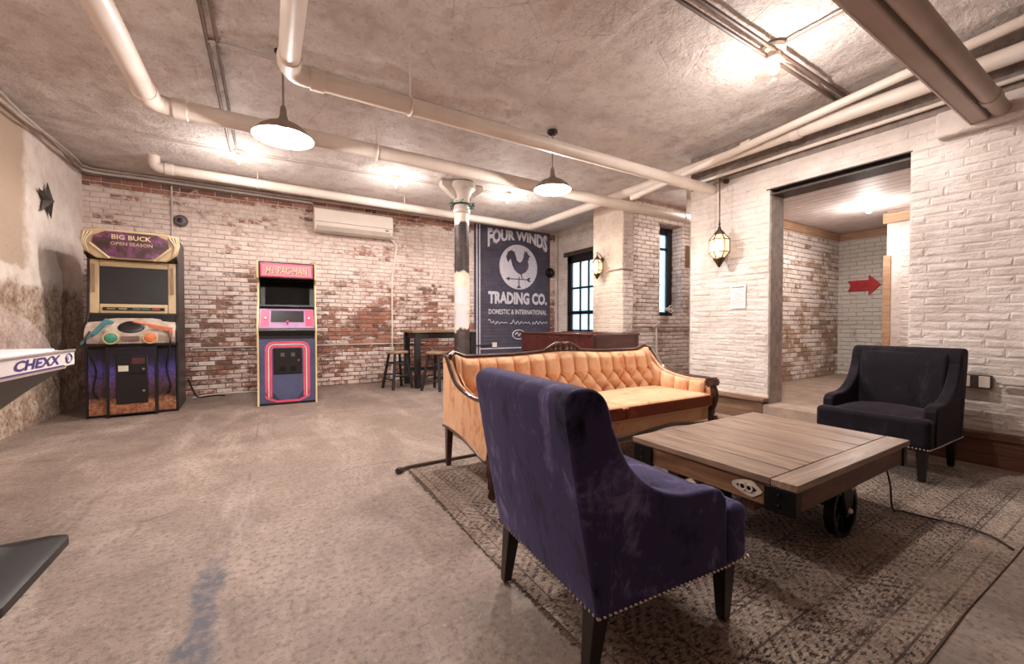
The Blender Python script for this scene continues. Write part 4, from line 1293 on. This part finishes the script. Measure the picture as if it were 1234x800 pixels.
# maker's plate on the long side
mp = [(.062 * math.cos(2 * PI * i / 20) * (1 + .10 * math.cos(4 * PI * i / 20 * 2)), .034 * math.sin(2 * PI * i / 20) * (1 + .15 * math.cos(6 * PI * i / 20))) for i in range(20)]
pl = MB().prism([(a, b + .315) for a, b in mp], -TX + IN - .022, -TX + IN - .018, 'yz').build('badge', simple('pale_badge', (222, 206, 190), None, .45, 8), t, loc=(0, -.22, 0))
MB().torus((-TX + IN - .023, -.012, .315), .014, .005, 'x', 14, 5).torus((-TX + IN - .023, .016, .315), .014, .005, 'x', 14, 5).build('badge_mark', simple('pale_badge', (222, 206, 190), None, .45, 8), pl)
MB().prism([(a * .66, b * .5 + .315) for a, b in mp], -TX + IN - .0228, -TX + IN - .0222, 'yz').build('badge_field', M['iron'], pl)
def wheel(c, r0, w, parent):
    g = MB().lathe([(r0 - .022, -w / 2), (r0, -w / 2), (r0, w / 2), (r0 - .022, w / 2), (r0 - .022, -w / 2)], c, 32, axis='y')
    g.lathe([(.001, -w * .7), (.034, -w * .7), (.034, w * .7), (.001, w * .7)], c, 16, axis='y')
    for i in range(7):
        a = 2 * PI * i / 7
        g.cyl((c[0] + .03 * math.cos(a), c[1], c[2] + .03 * math.sin(a)), (c[0] + (r0 - .012) * math.cos(a + .25), c[1], c[2] + (r0 - .012) * math.sin(a + .25)), .011, n=6)
    return g.build('wheel', M['iron'], parent)
for y in (-.355, .355):
    wheel((-.03, y, .135), .135, .042, t)
    MB().prism([(-.10, .262), (.04, .262), (.03, .20), (-.005, .115), (-.055, .115), (-.085, .20)], y - .034 if y < 0 else y + .024, y - .024 if y < 0 else y + .034, 'xz').build('axle_bracket', M['iron'], t, bevel=.006)
    MB().ball((-.03, y - .036 if y < 0 else y + .036, .135), .014, 8, 6).build('axle_nut', M['conduit'], t)
    MB().ball((.005, y - .032 if y < 0 else y + .032, .235), .010, 8, 6).build('bolt', M['conduit'], t)
MB().cyl((-.03, -.36, .135), (-.03, .36, .135), .014, n=10).build('axle', M['iron'], t)
for x in (-.45, .45):
    wheel((x, 0, .085), .085, .035, t)
    MB().box(x - .035, x + .035, -.032, -.024, .07, .20).box(x - .035, x + .035, .024, .032, .07, .20).box(x - .05, x + .05, -.05, .05, .19, .202).build('caster_fork', M['iron'], t)

# ------------------------------------------------------------------ rug and cord
def m_rug():
    q = NT('faded_persian_rug')
    co = q.objco(); s = q.sep(co)
    HX, HY = 1.76, 1.24
    ax = q.math('SUBTRACT', HX, q.math('ABSOLUTE', s[0])); ay = q.math('SUBTRACT', HY, q.math('ABSOLUTE', s[1]))
    d = q.math('MINIMUM', ax, ay)
    base = q.ramp(q.noise(2.2, 6, .68, co), [(.3, (128, 110, 98)), (.5, (162, 144, 130)), (.7, (194, 177, 162))])
    dark = (46, 34, 33)
    lines = q.ramp(d, [(0, 0.0), (.05, 1.0), (.058, 0.0), (.13, 1.0), (.14, 0.0), (.155, 1.0), (.163, 0.0), (.30, 1.0), (.308, 0.0), (.43, 1.0), (.44, 0.0), (.46, 1.0), (.468, 0.0), (.60, .8), (.61, 0.0)], 'CONSTANT')
    # woven motif: blocky ornaments broken into small dashes
    vn = q.n('ShaderNodeTexVoronoi', feature='F1', distance='MANHATTAN'); q.l(q.scaled(co, (1, 1, 0)), vn.inputs['Vector']); vn.inputs['Scale'].default_value = 5.0
    rings = q.math('ABSOLUTE', q.math('SUBTRACT', q.math('FRACT', q.math('MULTIPLY', vn.outputs['Distance'], 4.0)), .5))
    motif = q.ramp(rings, [(.16, 0.0), (.30, 1.0)])
    dash = q.ramp(q.noise(1.0, 4, .75, q.scaled(co, (36, 120, 1))), [(.44, 0.0), (.56, 1.0)])
    dash2 = q.ramp(q.noise(1.0, 4, .75, q.scaled(co, (90, 60, 1))), [(.46, 0.0), (.60, 1.0)])
    field = q.ramp(q.noise(1.3, 5, .7, co), [(.36, .35), (.58, 1.0)])
    band = q.ramp(d, [(0, .5), (.14, .85), (.31, .6), (.44, 1.0), (.62, .75)], 'CONSTANT')
    sp = q.math('MULTIPLY', q.math('MULTIPLY', q.math('MULTIPLY', q.math('MAXIMUM', motif, .4), dash), q.math('MULTIPLY', band, field)), 2.2, True)
    wear = q.ramp(q.noise(2.6, 5, .7, co), [(.36, .15), (.56, .85)])
    mot = q.math('MAXIMUM', sp, q.math('MULTIPLY', lines, wear))
    col = q.mix(mot, base, dark)
    col = q.mix(q.math('MULTIPLY', dash2, .5), col, (74, 58, 52))
    return q.done(col, .95, q.bump(q.noise(120, 3, .7, co), .5, .006), sheen=.2, spec=.1)
t = thing('area_rug', 'faded grey-brown Persian style rug under the seating', 'rug', (2.62, 1.635, 0))
g = MB().grid(70, 50, lambda i, j: (-1.76 + 3.52 * i + .012 * math.sin(j * 9), -1.24 + 2.48 * j + .012 * math.sin(i * 7), .0075 + .0012 * fbm(i * 9, j * 9, 2, 3)))
g.build('pile', m_rug(), t, smooth=80)
MB().box(-1.755, 1.755, -1.235, 1.235, .0005, .006).build('backing', simple('rug_backing', (96, 78, 66), None, .95, 9), t, smooth=0)
g = MB(); rf = random.Random(3)
for s in (-1, 1):
    y = -1.23
    while y < 1.23:
        L_ = rf.uniform(.012, .028)
        g.tube([(s * 1.755, y, .006), (s * (1.755 + L_), y + rf.uniform(-.012, .012), .004)], .0028, 4); y += .013
stuff(g.build('fringe', simple('rug_fringe', (132, 116, 104), (104, 88, 78), .95, 12), t))
g = MB().tube(smooth_path([(.77, 2.84, .022), (.88, 2.905, .015), (1.15, 2.91, .014), (1.5, 2.915, .013)]), [.022] * 3 + [.012] * 15 + [.008], 7)
tag(g.build('floor_rag', simple('crumpled_edge', (84, 66, 58), (56, 44, 38), .95, 14, .6, 60), None), 'crumpled dark rag lying behind the sofa foot', 'rag')
cordp = [(2.95, .86, .262), (2.955, .84, .16), (2.96, .83, .03), (3.0, .80, .017), (3.02, .70, .017), (3.05, .58, .017), (3.02, .48, .017), (2.93, .40, .017)]
o = Vector((2.95, .86, 0))
tag(MB().tube([Vector(p) - o for p in smooth_path(cordp, 6)], .005, 6).build('power_cord', simple('brown_cord', (52, 30, 24), None, .5, 8), None, loc=tuple(o)), 'thin brown power cord trailing from the coffee table over the rug', 'cord')

# ------------------------------------------------------------------ deer hunting arcade machine
CABK = simple('black_laminate', (24, 20, 22), (14, 12, 13), .4, 8)
BEIGE = simple('beige_bezel', (206, 180, 142), (184, 156, 120), .45, 5)
DECK = simple('camouflage_deck', (206, 190, 176), (150, 124, 108), .45, 11)
SCREEN = simple('screen_painted_reflection', (158, 142, 150), (116, 102, 112), .25, 2.0, spec=.6)  # base colour raised to stand in for the reflection on the glass
def m_forest():
    q = NT('hunting_scene_print')
    s = q.sep(q.objco())
    z = q.math('DIVIDE', q.math('ADD', s[2], q.math('MULTIPLY', q.math('SUBTRACT', q.noise(9, 5, .7, q.objco()), .5), .22)), .85)
    col = q.ramp(z, [(0, (150, 92, 62)), (.16, (176, 118, 86)), (.27, (60, 40, 36)), (.42, (96, 62, 84)), (.60, (84, 72, 150)), (.75, (40, 32, 66)), (.9, (20, 16, 22))])
    col = q.mix(q.ramp(q.noise(30, 5, .75, q.objco()), [(.42, .6), (.56, 0.0)]), col, (26, 20, 22))
    return q.done(col, .35)
FOREST = m_forest()
t = thing('arcade_machine', 'deer hunting arcade machine with beige monitor surround and two guns', 'arcade machine', (-1.335, 6.28, 0), R(3))
HW = .40
prof = [(.03, 0), (.03, .80), (-.03, .84), (-.03, .98), (.13, 1.16), (.17, 1.80), (.08, 1.84), (.10, 2.08), (.16, 2.11), (.85, 2.11), (.85, 0)]
MB().prism(prof, -HW + .02, HW - .02, 'yz').build('cabinet', CABK, t, bevel=.006)
for s in (-1, 1):
    a, b = (HW - .022, HW) if s > 0 else (-HW, -HW + .022)
    MB().prism([(p - (.012 if p < .8 else 0), q + (0 if q in (0,) else .004)) for p, q in prof], a, b, 'yz').build('side_panel', CABK, t, bevel=.004)
    MB().box(s * .29 - .085, s * .29 + .085, .012, .034, .03, .78).build('front_art', FOREST, t)
MB().box(-.205, .205, -.055, .04, .02, .80).build('coin_column', CABK, t, bevel=.008)
MB().box(-.192, .192, -.062, -.054, .04, .78).build('front_art', FOREST, t)
cd = MB().box(-.135, .135, -.078, -.060, .15, .70).build('coin_door', CABK, t, bevel=.006, label='black coin door')
MB().box(-.115, -.03, -.084, -.078, .52, .585).build('bill_slot', simple('pale_label', (220, 214, 190), None, .5, 5), cd)
MB().box(.0, .11, -.083, -.078, .60, .67).build('decal', simple('dark_red_decal', (84, 40, 40), None, .5, 9), cd)
MB().box(-.03, .12, -.083, -.078, .485, .50).build('handle', M['iron'], cd)
for z in (.29, .54): MB().cyl((.10, -.078, z), (.10, -.088, z), .013, n=10).build('lock', NAIL, cd)
for s in (-1, 1):
    MB().box(s * .205 - .012, s * .205 + .012, -.066, .04, 0, .80).build('edge_trim', CABK, t)
# control deck
def deck(i, j):
    x = -.385 + .77 * i
    w = .02 * math.cos((i - .5) * PI * 2)
    return (x, -.05 - .05 * math.sin(PI * j) + .19 * j * j - (.05 if abs(x) < .25 else .02) * math.sin(PI * i), .835 + .29 * j)
MB().grid(30, 12, deck).build('control_deck', DECK, t, smooth=60, label='grey camouflage control deck')
MB().box(-.385, .385, -.06, .1, .80, .84).build('deck_lip', CABK, t, bevel=.01)
def on_deck(x, f): return Vector(deck((x + .385) / .77, f))
p = on_deck(0, .62)
g = MB().ball((0, 0, 0), .115, 20, 10, 1.0, 1.0, .18)
g.build('speaker_grille', CABK, t, loc=tuple(p + Vector((0, -.004, 0))), rot=(R(-25), 0, 0)).scale = (1, 1, .72)
for x, c in ((-.165, (70, 150, 120)), (.165, (226, 132, 84))):
    p = on_deck(x, .22)
    o = MB().lathe([(.06, 0), (.06, -.012), (.045, -.016), (.04, -.03), (.001, -.036)], (0, 0, 0), 18, axis='y').build('start_button', simple('button_%d' % c[0], c, None, .3, 8), t, loc=tuple(p), label='round coloured start button')
    MB().torus((0, -.008, 0), .062, .010, 'y', 20, 6).build('ring', BEIGE, o)
p = on_deck(0, .20)
MB().box(-.075, .075, -.02, .01, -.025, .025).build('id_plate', M['conduit_dark'], t, loc=tuple(p), bevel=.004)
for s, c, lab in ((-1, (92, 150, 160), 'blue-green toy gun'), (1, (214, 120, 84), 'orange toy gun')):
    p = on_deck(s * .25, .55)
    gm = simple('gun_%d' % c[0], c, None, .35, 9)
    gun = MB().prism([(-.10, -.02), (.06, -.02), (.09, -.05), (.13, -.05), (.11, .03), (-.10, .02)], -.02, .02, 'xz').build('gun', gm, t, loc=tuple(p + Vector((0, -.05, .02))), rot=(0, R(-50) if s < 0 else R(15), R(8 * s)), bevel=.006, label=lab)
    MB().cyl((-.24, 0, .008), (-.09, 0, .008), .013, n=8).build('barrel', gm, gun)
    MB().tube(smooth_path([p + Vector((.08 * s, -.06, -.02)), p + Vector((.10 * s, -.13, -.15)), (s * .30, -.06, .55), (s * .33, -.03, .32), (s * .30, .0, .22)]), .010, 6).build('gun_cable', CABK, t)
# monitor surround
g = MB()
for q in (((-.385, -.30), (1.18, 1.80)), ((.30, .385), (1.18, 1.80)), ((-.30, .30), (1.18, 1.29)), ((-.30, .30), (1.72, 1.80))):
    (a, b), (c, d) = q
    g.hexa([(a, .125 + (c - 1.16) * .06, c), (b, .125 + (c - 1.16) * .06, c), (b, .20, c), (a, .20, c)], [(a, .125 + (d - 1.16) * .06, d), (b, .125 + (d - 1.16) * .06, d), (b, .22, d), (a, .22, d)])
bz = g.build('monitor_surround', BEIGE, t, bevel=.01, label='beige plastic monitor surround')
MB().box(-.305, .305, .17, .185, 1.285, 1.725).build('screen', SCREEN, bz, label='monitor screen with its pale reflection put into the colour')
for s in (-1, 1): MB().box(s * .345 - .012, s * .345 + .012, .112, .13, 1.42, 1.74).build('vent_slot', simple('tan_slot', (150, 122, 92), None, .5, 8), bz)
st = MB().box(-.27, .27, .112, .13, 1.215, 1.25).build('label_strip', CABK, bz)
for x, c in ((-.20, (120, 130, 90)), (-.1, (150, 140, 120)), (.02, (110, 120, 90)), (.10, (70, 130, 90)), (.19, (190, 70, 50))):
    MB().box(x - .035, x + .035, .109, .112, 1.224, 1.242).build('label', simple('strip_%d' % c[0], c, None, .4, 9), st)
# marquee: winged beige frame round a dark sign
wing = [(-.30, 1.80), (.30, 1.80), (.40, 1.88), (.43, 2.0), (.42, 2.10), (.30, 2.13), (-.30, 2.13), (-.42, 2.10), (-.43, 2.0), (-.40, 1.88)]
mq = MB().prism(wing, .04, .10, 'xz').build('marquee', BEIGE, t, bevel=.012, label='winged beige marquee frame')
def m_marq():
    q = NT('marquee_print')
    col = q.ramp(q.noise(7, 6, .75, q.objco()), [(.3, (40, 26, 28)), (.48, (78, 48, 50)), (.6, (120, 66, 110)), (.75, (180, 120, 96))])
    return q.done(col, .3)
sg = [(-.14, 1.815), (.14, 1.815), (.20, 1.83), (.33, 1.97), (.32, 2.05), (.22, 2.105), (-.22, 2.105), (-.32, 2.05), (-.33, 1.97), (-.20, 1.83)]
MB().prism(sg, .028, .042, 'xz').build('sign_face', m_marq(), mq)
g = MB()
put_text(g, 'BIG BUCK', (0, .0245, 2.02), U, V, .055, .34, .02, 0, None, True)
g.build('lettering', simple('cream_lettering', (234, 206, 168), None, .5, 9), mq, smooth=0, fix=False)
g = MB(); put_text(g, 'OPEN SEASON', (0, .0245, 1.955), U, V, .036, .36, .004, 0, None, True)
g.build('lettering', simple('cream_lettering', (234, 206, 168), None, .5, 9), mq, smooth=0, fix=False)
g = MB()
for s in (-1, 1):
    for k in range(3):
        g.tube(smooth_path([(s * (.36 + .02 * k), .034, 1.87 + .03 * k), (s * (.385 + .012 * k), .03, 1.98), (s * (.33 + .03 * k), .034, 2.09)]), .008, 6)
    g.tube(smooth_path([(s * .19, .03, 1.80), (s * .25, .026, 1.86), (s * .35, .03, 1.96)]), .012, 6)
g.build('antler_relief', simple('pale_beige', (224, 200, 166), None, .45, 8), mq)

# ------------------------------------------------------------------ upright cabinet with pink and blue graphics
def ribbon(mb, pts, w, y):
    P = [Vector((a, b)) for a, b in pts]
    L_, R_ = [], []
    for i, p in enumerate(P):
        d = (P[min(i + 1, len(P) - 1)] - P[max(i - 1, 0)]).normalized(); n_ = Vector((-d.y, d.x))
        L_.append(p + n_ * w / 2); R_.append(p - n_ * w / 2)
    n0 = len(P)
    mb.add([(q.x, y, q.y) for q in L_] + [(q.x, y, q.y) for q in R_], [(i, i + 1, n0 + i + 1, n0 + i) for i in range(n0 - 1)])
PINK = simple('hot_pink', (226, 92, 122), (206, 74, 104), .4, 6)
LPINK = simple('pale_pink', (240, 150, 160), (226, 128, 142), .4, 7)
BLUE = simple('slate_blue', (84, 88, 120), (70, 74, 104), .4, 5)
WHITEP = simple('white_print', (244, 226, 214), None, .4, 5)
EDGE = simple('cream_edge_trim', (240, 220, 170), (226, 202, 150), .4, 5)
t = thing('arcade_machine', 'slim upright arcade machine with pink marquee and blue front panel', 'arcade machine', (.225, 6.115, 0), R(-3))
HW = .345
prof = [(.0, 0), (.0, .90), (-.05, .97), (-.05, 1.02), (.10, 1.28), (.13, 1.30), (.20, 1.60), (.06, 1.66), (.05, 1.87), (.80, 1.87), (.80, 0)]
for s in (-1, 1):
    a, b = (HW - .02, HW) if s > 0 else (-HW, -HW + .02)
    sp = MB().prism([(p - (.006 if p < .7 else 0), q) for p, q in prof], a, b, 'yz').build('side_panel', BLUE, t)
    ep = [(s * (HW - .01), p - .008, q) for p, q in prof[:9]] + [(s * (HW - .01), .8, 1.876)]
    MB().tube(ep, .0125, 6).build('edge_trim', EDGE, sp)
inner = [(.0, 0), (.0, .90), (-.05, .97), (-.045, 1.0), (.12, 1.25), (.34, 1.30), (.40, 1.66), (.06, 1.66), (.05, 1.865), (.79, 1.865), (.79, 0)]
MB().prism(inner, -HW + .02, HW - .02, 'yz').build('cabinet', CABK, t)
MB().hexa([(-.27, .325, 1.33), (.27, .325, 1.33), (.27, .345, 1.33), (-.27, .345, 1.33)], [(-.27, .375, 1.64), (.27, .375, 1.64), (.27, .395, 1.64), (-.27, .395, 1.64)]).build('screen', simple('black_screen', (22, 16, 15), None, .6, 3, spec=.1), t)
mq = MB().prism([(-.305, 1.67), (.305, 1.67), (.305, 1.85), (-.305, 1.85)], .035, .06, 'xz').build('marquee', PINK, t, bevel=.006, label='pink marquee panel')
MB().prism([(-.285, 1.69), (.285, 1.69), (.285, 1.83), (-.285, 1.83)], .032, .036, 'xz').build('marquee_field', LPINK, mq)
g = MB(); put_text(g, 'Ms. PAC-MAN', (0, .0305, 1.715), U, V, .09, .48, .015, .1, None, True)
g.build('lettering', simple('orange_cream', (244, 206, 170), None, .5, 9), mq, smooth=0, fix=False)
g = MB(); put_text(g, 'Ms. PAC-MAN', (.006, .0315, 1.709), U, V, .09, .48, .03, .1, None, True)
g.build('lettering_shadow', simple('purple_shadow', (136, 62, 110), None, .5, 9), mq, smooth=0, fix=False)
# sloping control panel
def cp(x, f, lift=0.0):
    a = Vector((0, -.052, 1.0)); b = Vector((0, .118, 1.255)); n_ = Vector((0, -.83, .555))
    q = a.lerp(b, f) + n_ * lift
    return (x, q.y, q.z)
MB().add([cp(-.32, 0, .006), cp(.32, 0, .006), cp(.32, 1, .006), cp(-.32, 1, .006)], [(0, 1, 2, 3)]).build('control_panel', simple('mauve_panel', (176, 140, 170), (150, 112, 150), .4, 9), t, smooth=0)
for s in (-1, 1):
    MB().add([cp(s * .30, .08, .008), cp(s * .21, .08, .008), cp(s * .21, .95, .008), cp(s * .30, .95, .008)], [(0, 1, 2, 3)]).build('panel_stripe', PINK, t, smooth=0)
MB().add([cp(-.19, .30, .009), cp(.19, .30, .009), cp(.19, .9, .009), cp(-.19, .9, .009)], [(0, 1, 2, 3)]).build('instruction_card', CABK, t, smooth=0)
js = MB().cyl(cp(0, .2, .005), cp(0, .2, .05), .006, n=8); js.ball(cp(0, .2, .06), .018, 10, 8); js.build('joystick', PINK, t)
for x in (-.25, .25): MB().cyl(cp(x, .5, .006), cp(x, .5, .02), .014, n=12).build('start_button', WHITEP, t)
# front panel with nested stripes and coin door
MB().box(-HW + .022, HW - .022, -.006, .002, .03, .86).build('front_panel', BLUE, t)
MB().box(-HW + .02, HW - .02, -.008, .002, .0, .03).build('kick_strip', CABK, t)
for k, (w_, mm) in enumerate(((.030, PINK), (.014, WHITEP), (.026, PINK))):
    o_ = .245 - k * .026; tp = .815 - k * .026
    pth = [(p.x, p.y) for p in bend_path([(-o_, .10 + .0 * k, 0), (-o_, tp, 0), (o_, tp, 0), (o_, .10, 0)], .10 - k * .02, 6)]
    g = MB(); ribbon(g, pth, w_, -.0075 - .0006 * k); g.build('stripe', mm, t, smooth=0)
cd = MB().box(-.165, .165, -.018, -.006, .40, .74).build('coin_door', CABK, t, bevel=.006, label='black coin door')
for x in (-.06, .06): MB().box(x - .022, x + .022, -.024, -.018, .63, .68).build('coin_slot', simple('coin_slot_grey', (130, 118, 112), None, .3, 9, metal=.5), cd)
for x in (-.06, .06): MB().box(x - .03, x + .03, -.022, -.018, .44, .50).build('return_flap', M['iron'], cd)
MB().cyl((.125, -.018, .58), (.125, -.03, .58), .012, n=10).build('lock', NAIL, cd)
for s in (-1, 1):
    g = MB()
    for k in range(4): g.add([(s * (.10 + .03 * k), -.0075, .06), (s * (.115 + .03 * k), -.0075, .06), (s * (.23 + .012 * k), -.0075, .22 - .02 * k), (s * (.215 + .012 * k), -.0075, .22 - .02 * k)], [(0, 1, 2, 3)])
    g.build('fan_stripes', simple('print_black', (34, 28, 34), None, .5, 8), t, smooth=0)
g = MB(); ribbon(g, [(-.245, .10), (-.13, .045), (.13, .045), (.245, .10)], .03, -.008); g.build('lower_band', PINK, t, smooth=0)

# ------------------------------------------------------------------ bubble hockey table at the left edge
t = thing('hockey_table', 'bubble hockey table with clear dome and white name board', 'game table', (-1.40, 2.46, 0))
def loft(mb, secs, n=8):
    """stack of rounded rectangles (hx, hy, z)"""
    b = len(mb.v); m_ = 4 * n
    for hx_, hy_, z in secs:
        rr = min(.06, hx_ * .4)
        for c, (sx, sy) in enumerate(((1, 1), (-1, 1), (-1, -1), (1, -1))):
            for k in range(n):
                a = c * PI / 2 + (PI / 2) * k / (n - 1)
                mb.v.append((sx * (hx_ - rr) + rr * math.cos(a), sy * (hy_ - rr) + rr * math.sin(a), z))
    for i in range(len(secs) - 1):
        for k in range(m_):
            p0 = b + i * m_ + k; p1 = b + i * m_ + (k + 1) % m_
            mb.f.append((p0, p1, p1 + m_, p0 + m_))
    mb.f.append(tuple(b + k for k in reversed(range(m_)))); e = b + (len(secs) - 1) * m_
    mb.f.append(tuple(e + k for k in range(m_)))
    return mb
loft(MB(), [(.575, .335, 0.0), (.575, .335, .035), (.55, .32, .045), (.44, .26, .06), (.34, .22, .10), (.29, .20, .17), (.27, .20, .3)]).build('foot', M['black'], t, label='flared black floor plate')
loft(MB(), [(.27, .20, .28), (.27, .20, .48), (.31, .28, .60), (.40, .44, .72), (.465, .60, .80), (.485, .635, .83)]).build('pedestal', M['black'], t)
loft(MB(), [(.485, .635, .82), (.49, .64, .83), (.49, .64, .905), (.47, .62, .915)]).build('table_bed', simple('white_gloss', (236, 222, 214), (224, 208, 200), .35, 4), t)
WB = simple('white_board_print', (238, 226, 222), None, .4, 4)
nb = MB().box(.488, .505, -.62, .635, .835, .912).build('name_board', WB, t, bevel=.004, label='white board with purple lettering')
PUR = simple('purple_lettering', (74, 54, 122), (60, 42, 104), .4, 9)
g = MB(); put_text(g, 'CHEXX', (.507, .02, .852), (0, 1, 0), V, .046, .44, .03, .25)
g.build('lettering', PUR, nb, smooth=0, fix=False)
g = MB(); pts = [(.507, .555 + .036 * math.cos(2 * PI * i / 20), .875 + .023 * math.sin(2 * PI * i / 20)) for i in range(20)]
g.tube(pts + [pts[0]], .0035, 4, caps=False)
g.build('ring_mark', PUR, nb, smooth=0, fix=False)
g = MB(); put_text(g, '6', (.507, .540, .864), (0, 1, 0), V, .024, None, .02)
g.build('lettering', PUR, nb, smooth=0, fix=False)
MB().box(.505, .507, -.60, .50, .838, .844).build('stripe', PUR, nb, smooth=0)
for z in (.905,): MB().box(.486, .51, -.63, .64, .905, .918).build('edge_rail', simple('silver_edge', (200, 190, 184), None, .3, 5, metal=.6), t, bevel=.003)
DOME = glassy('clear_dome_plastic', (252, 249, 249), 0.07, 0.06, 0.06, (240, 230, 228))
loft(MB(), [(.45, .60, .915), (.44, .585, .97), (.40, .53, 1.07), (.34, .45, 1.13), (.28, .38, 1.15)]).build('dome', DOME, t)
loft(MB(), [(.455, .605, .913), (.455, .605, .925)]).build('rink', simple('ice_white', (240, 234, 236), (228, 222, 226), .3, 4), t)
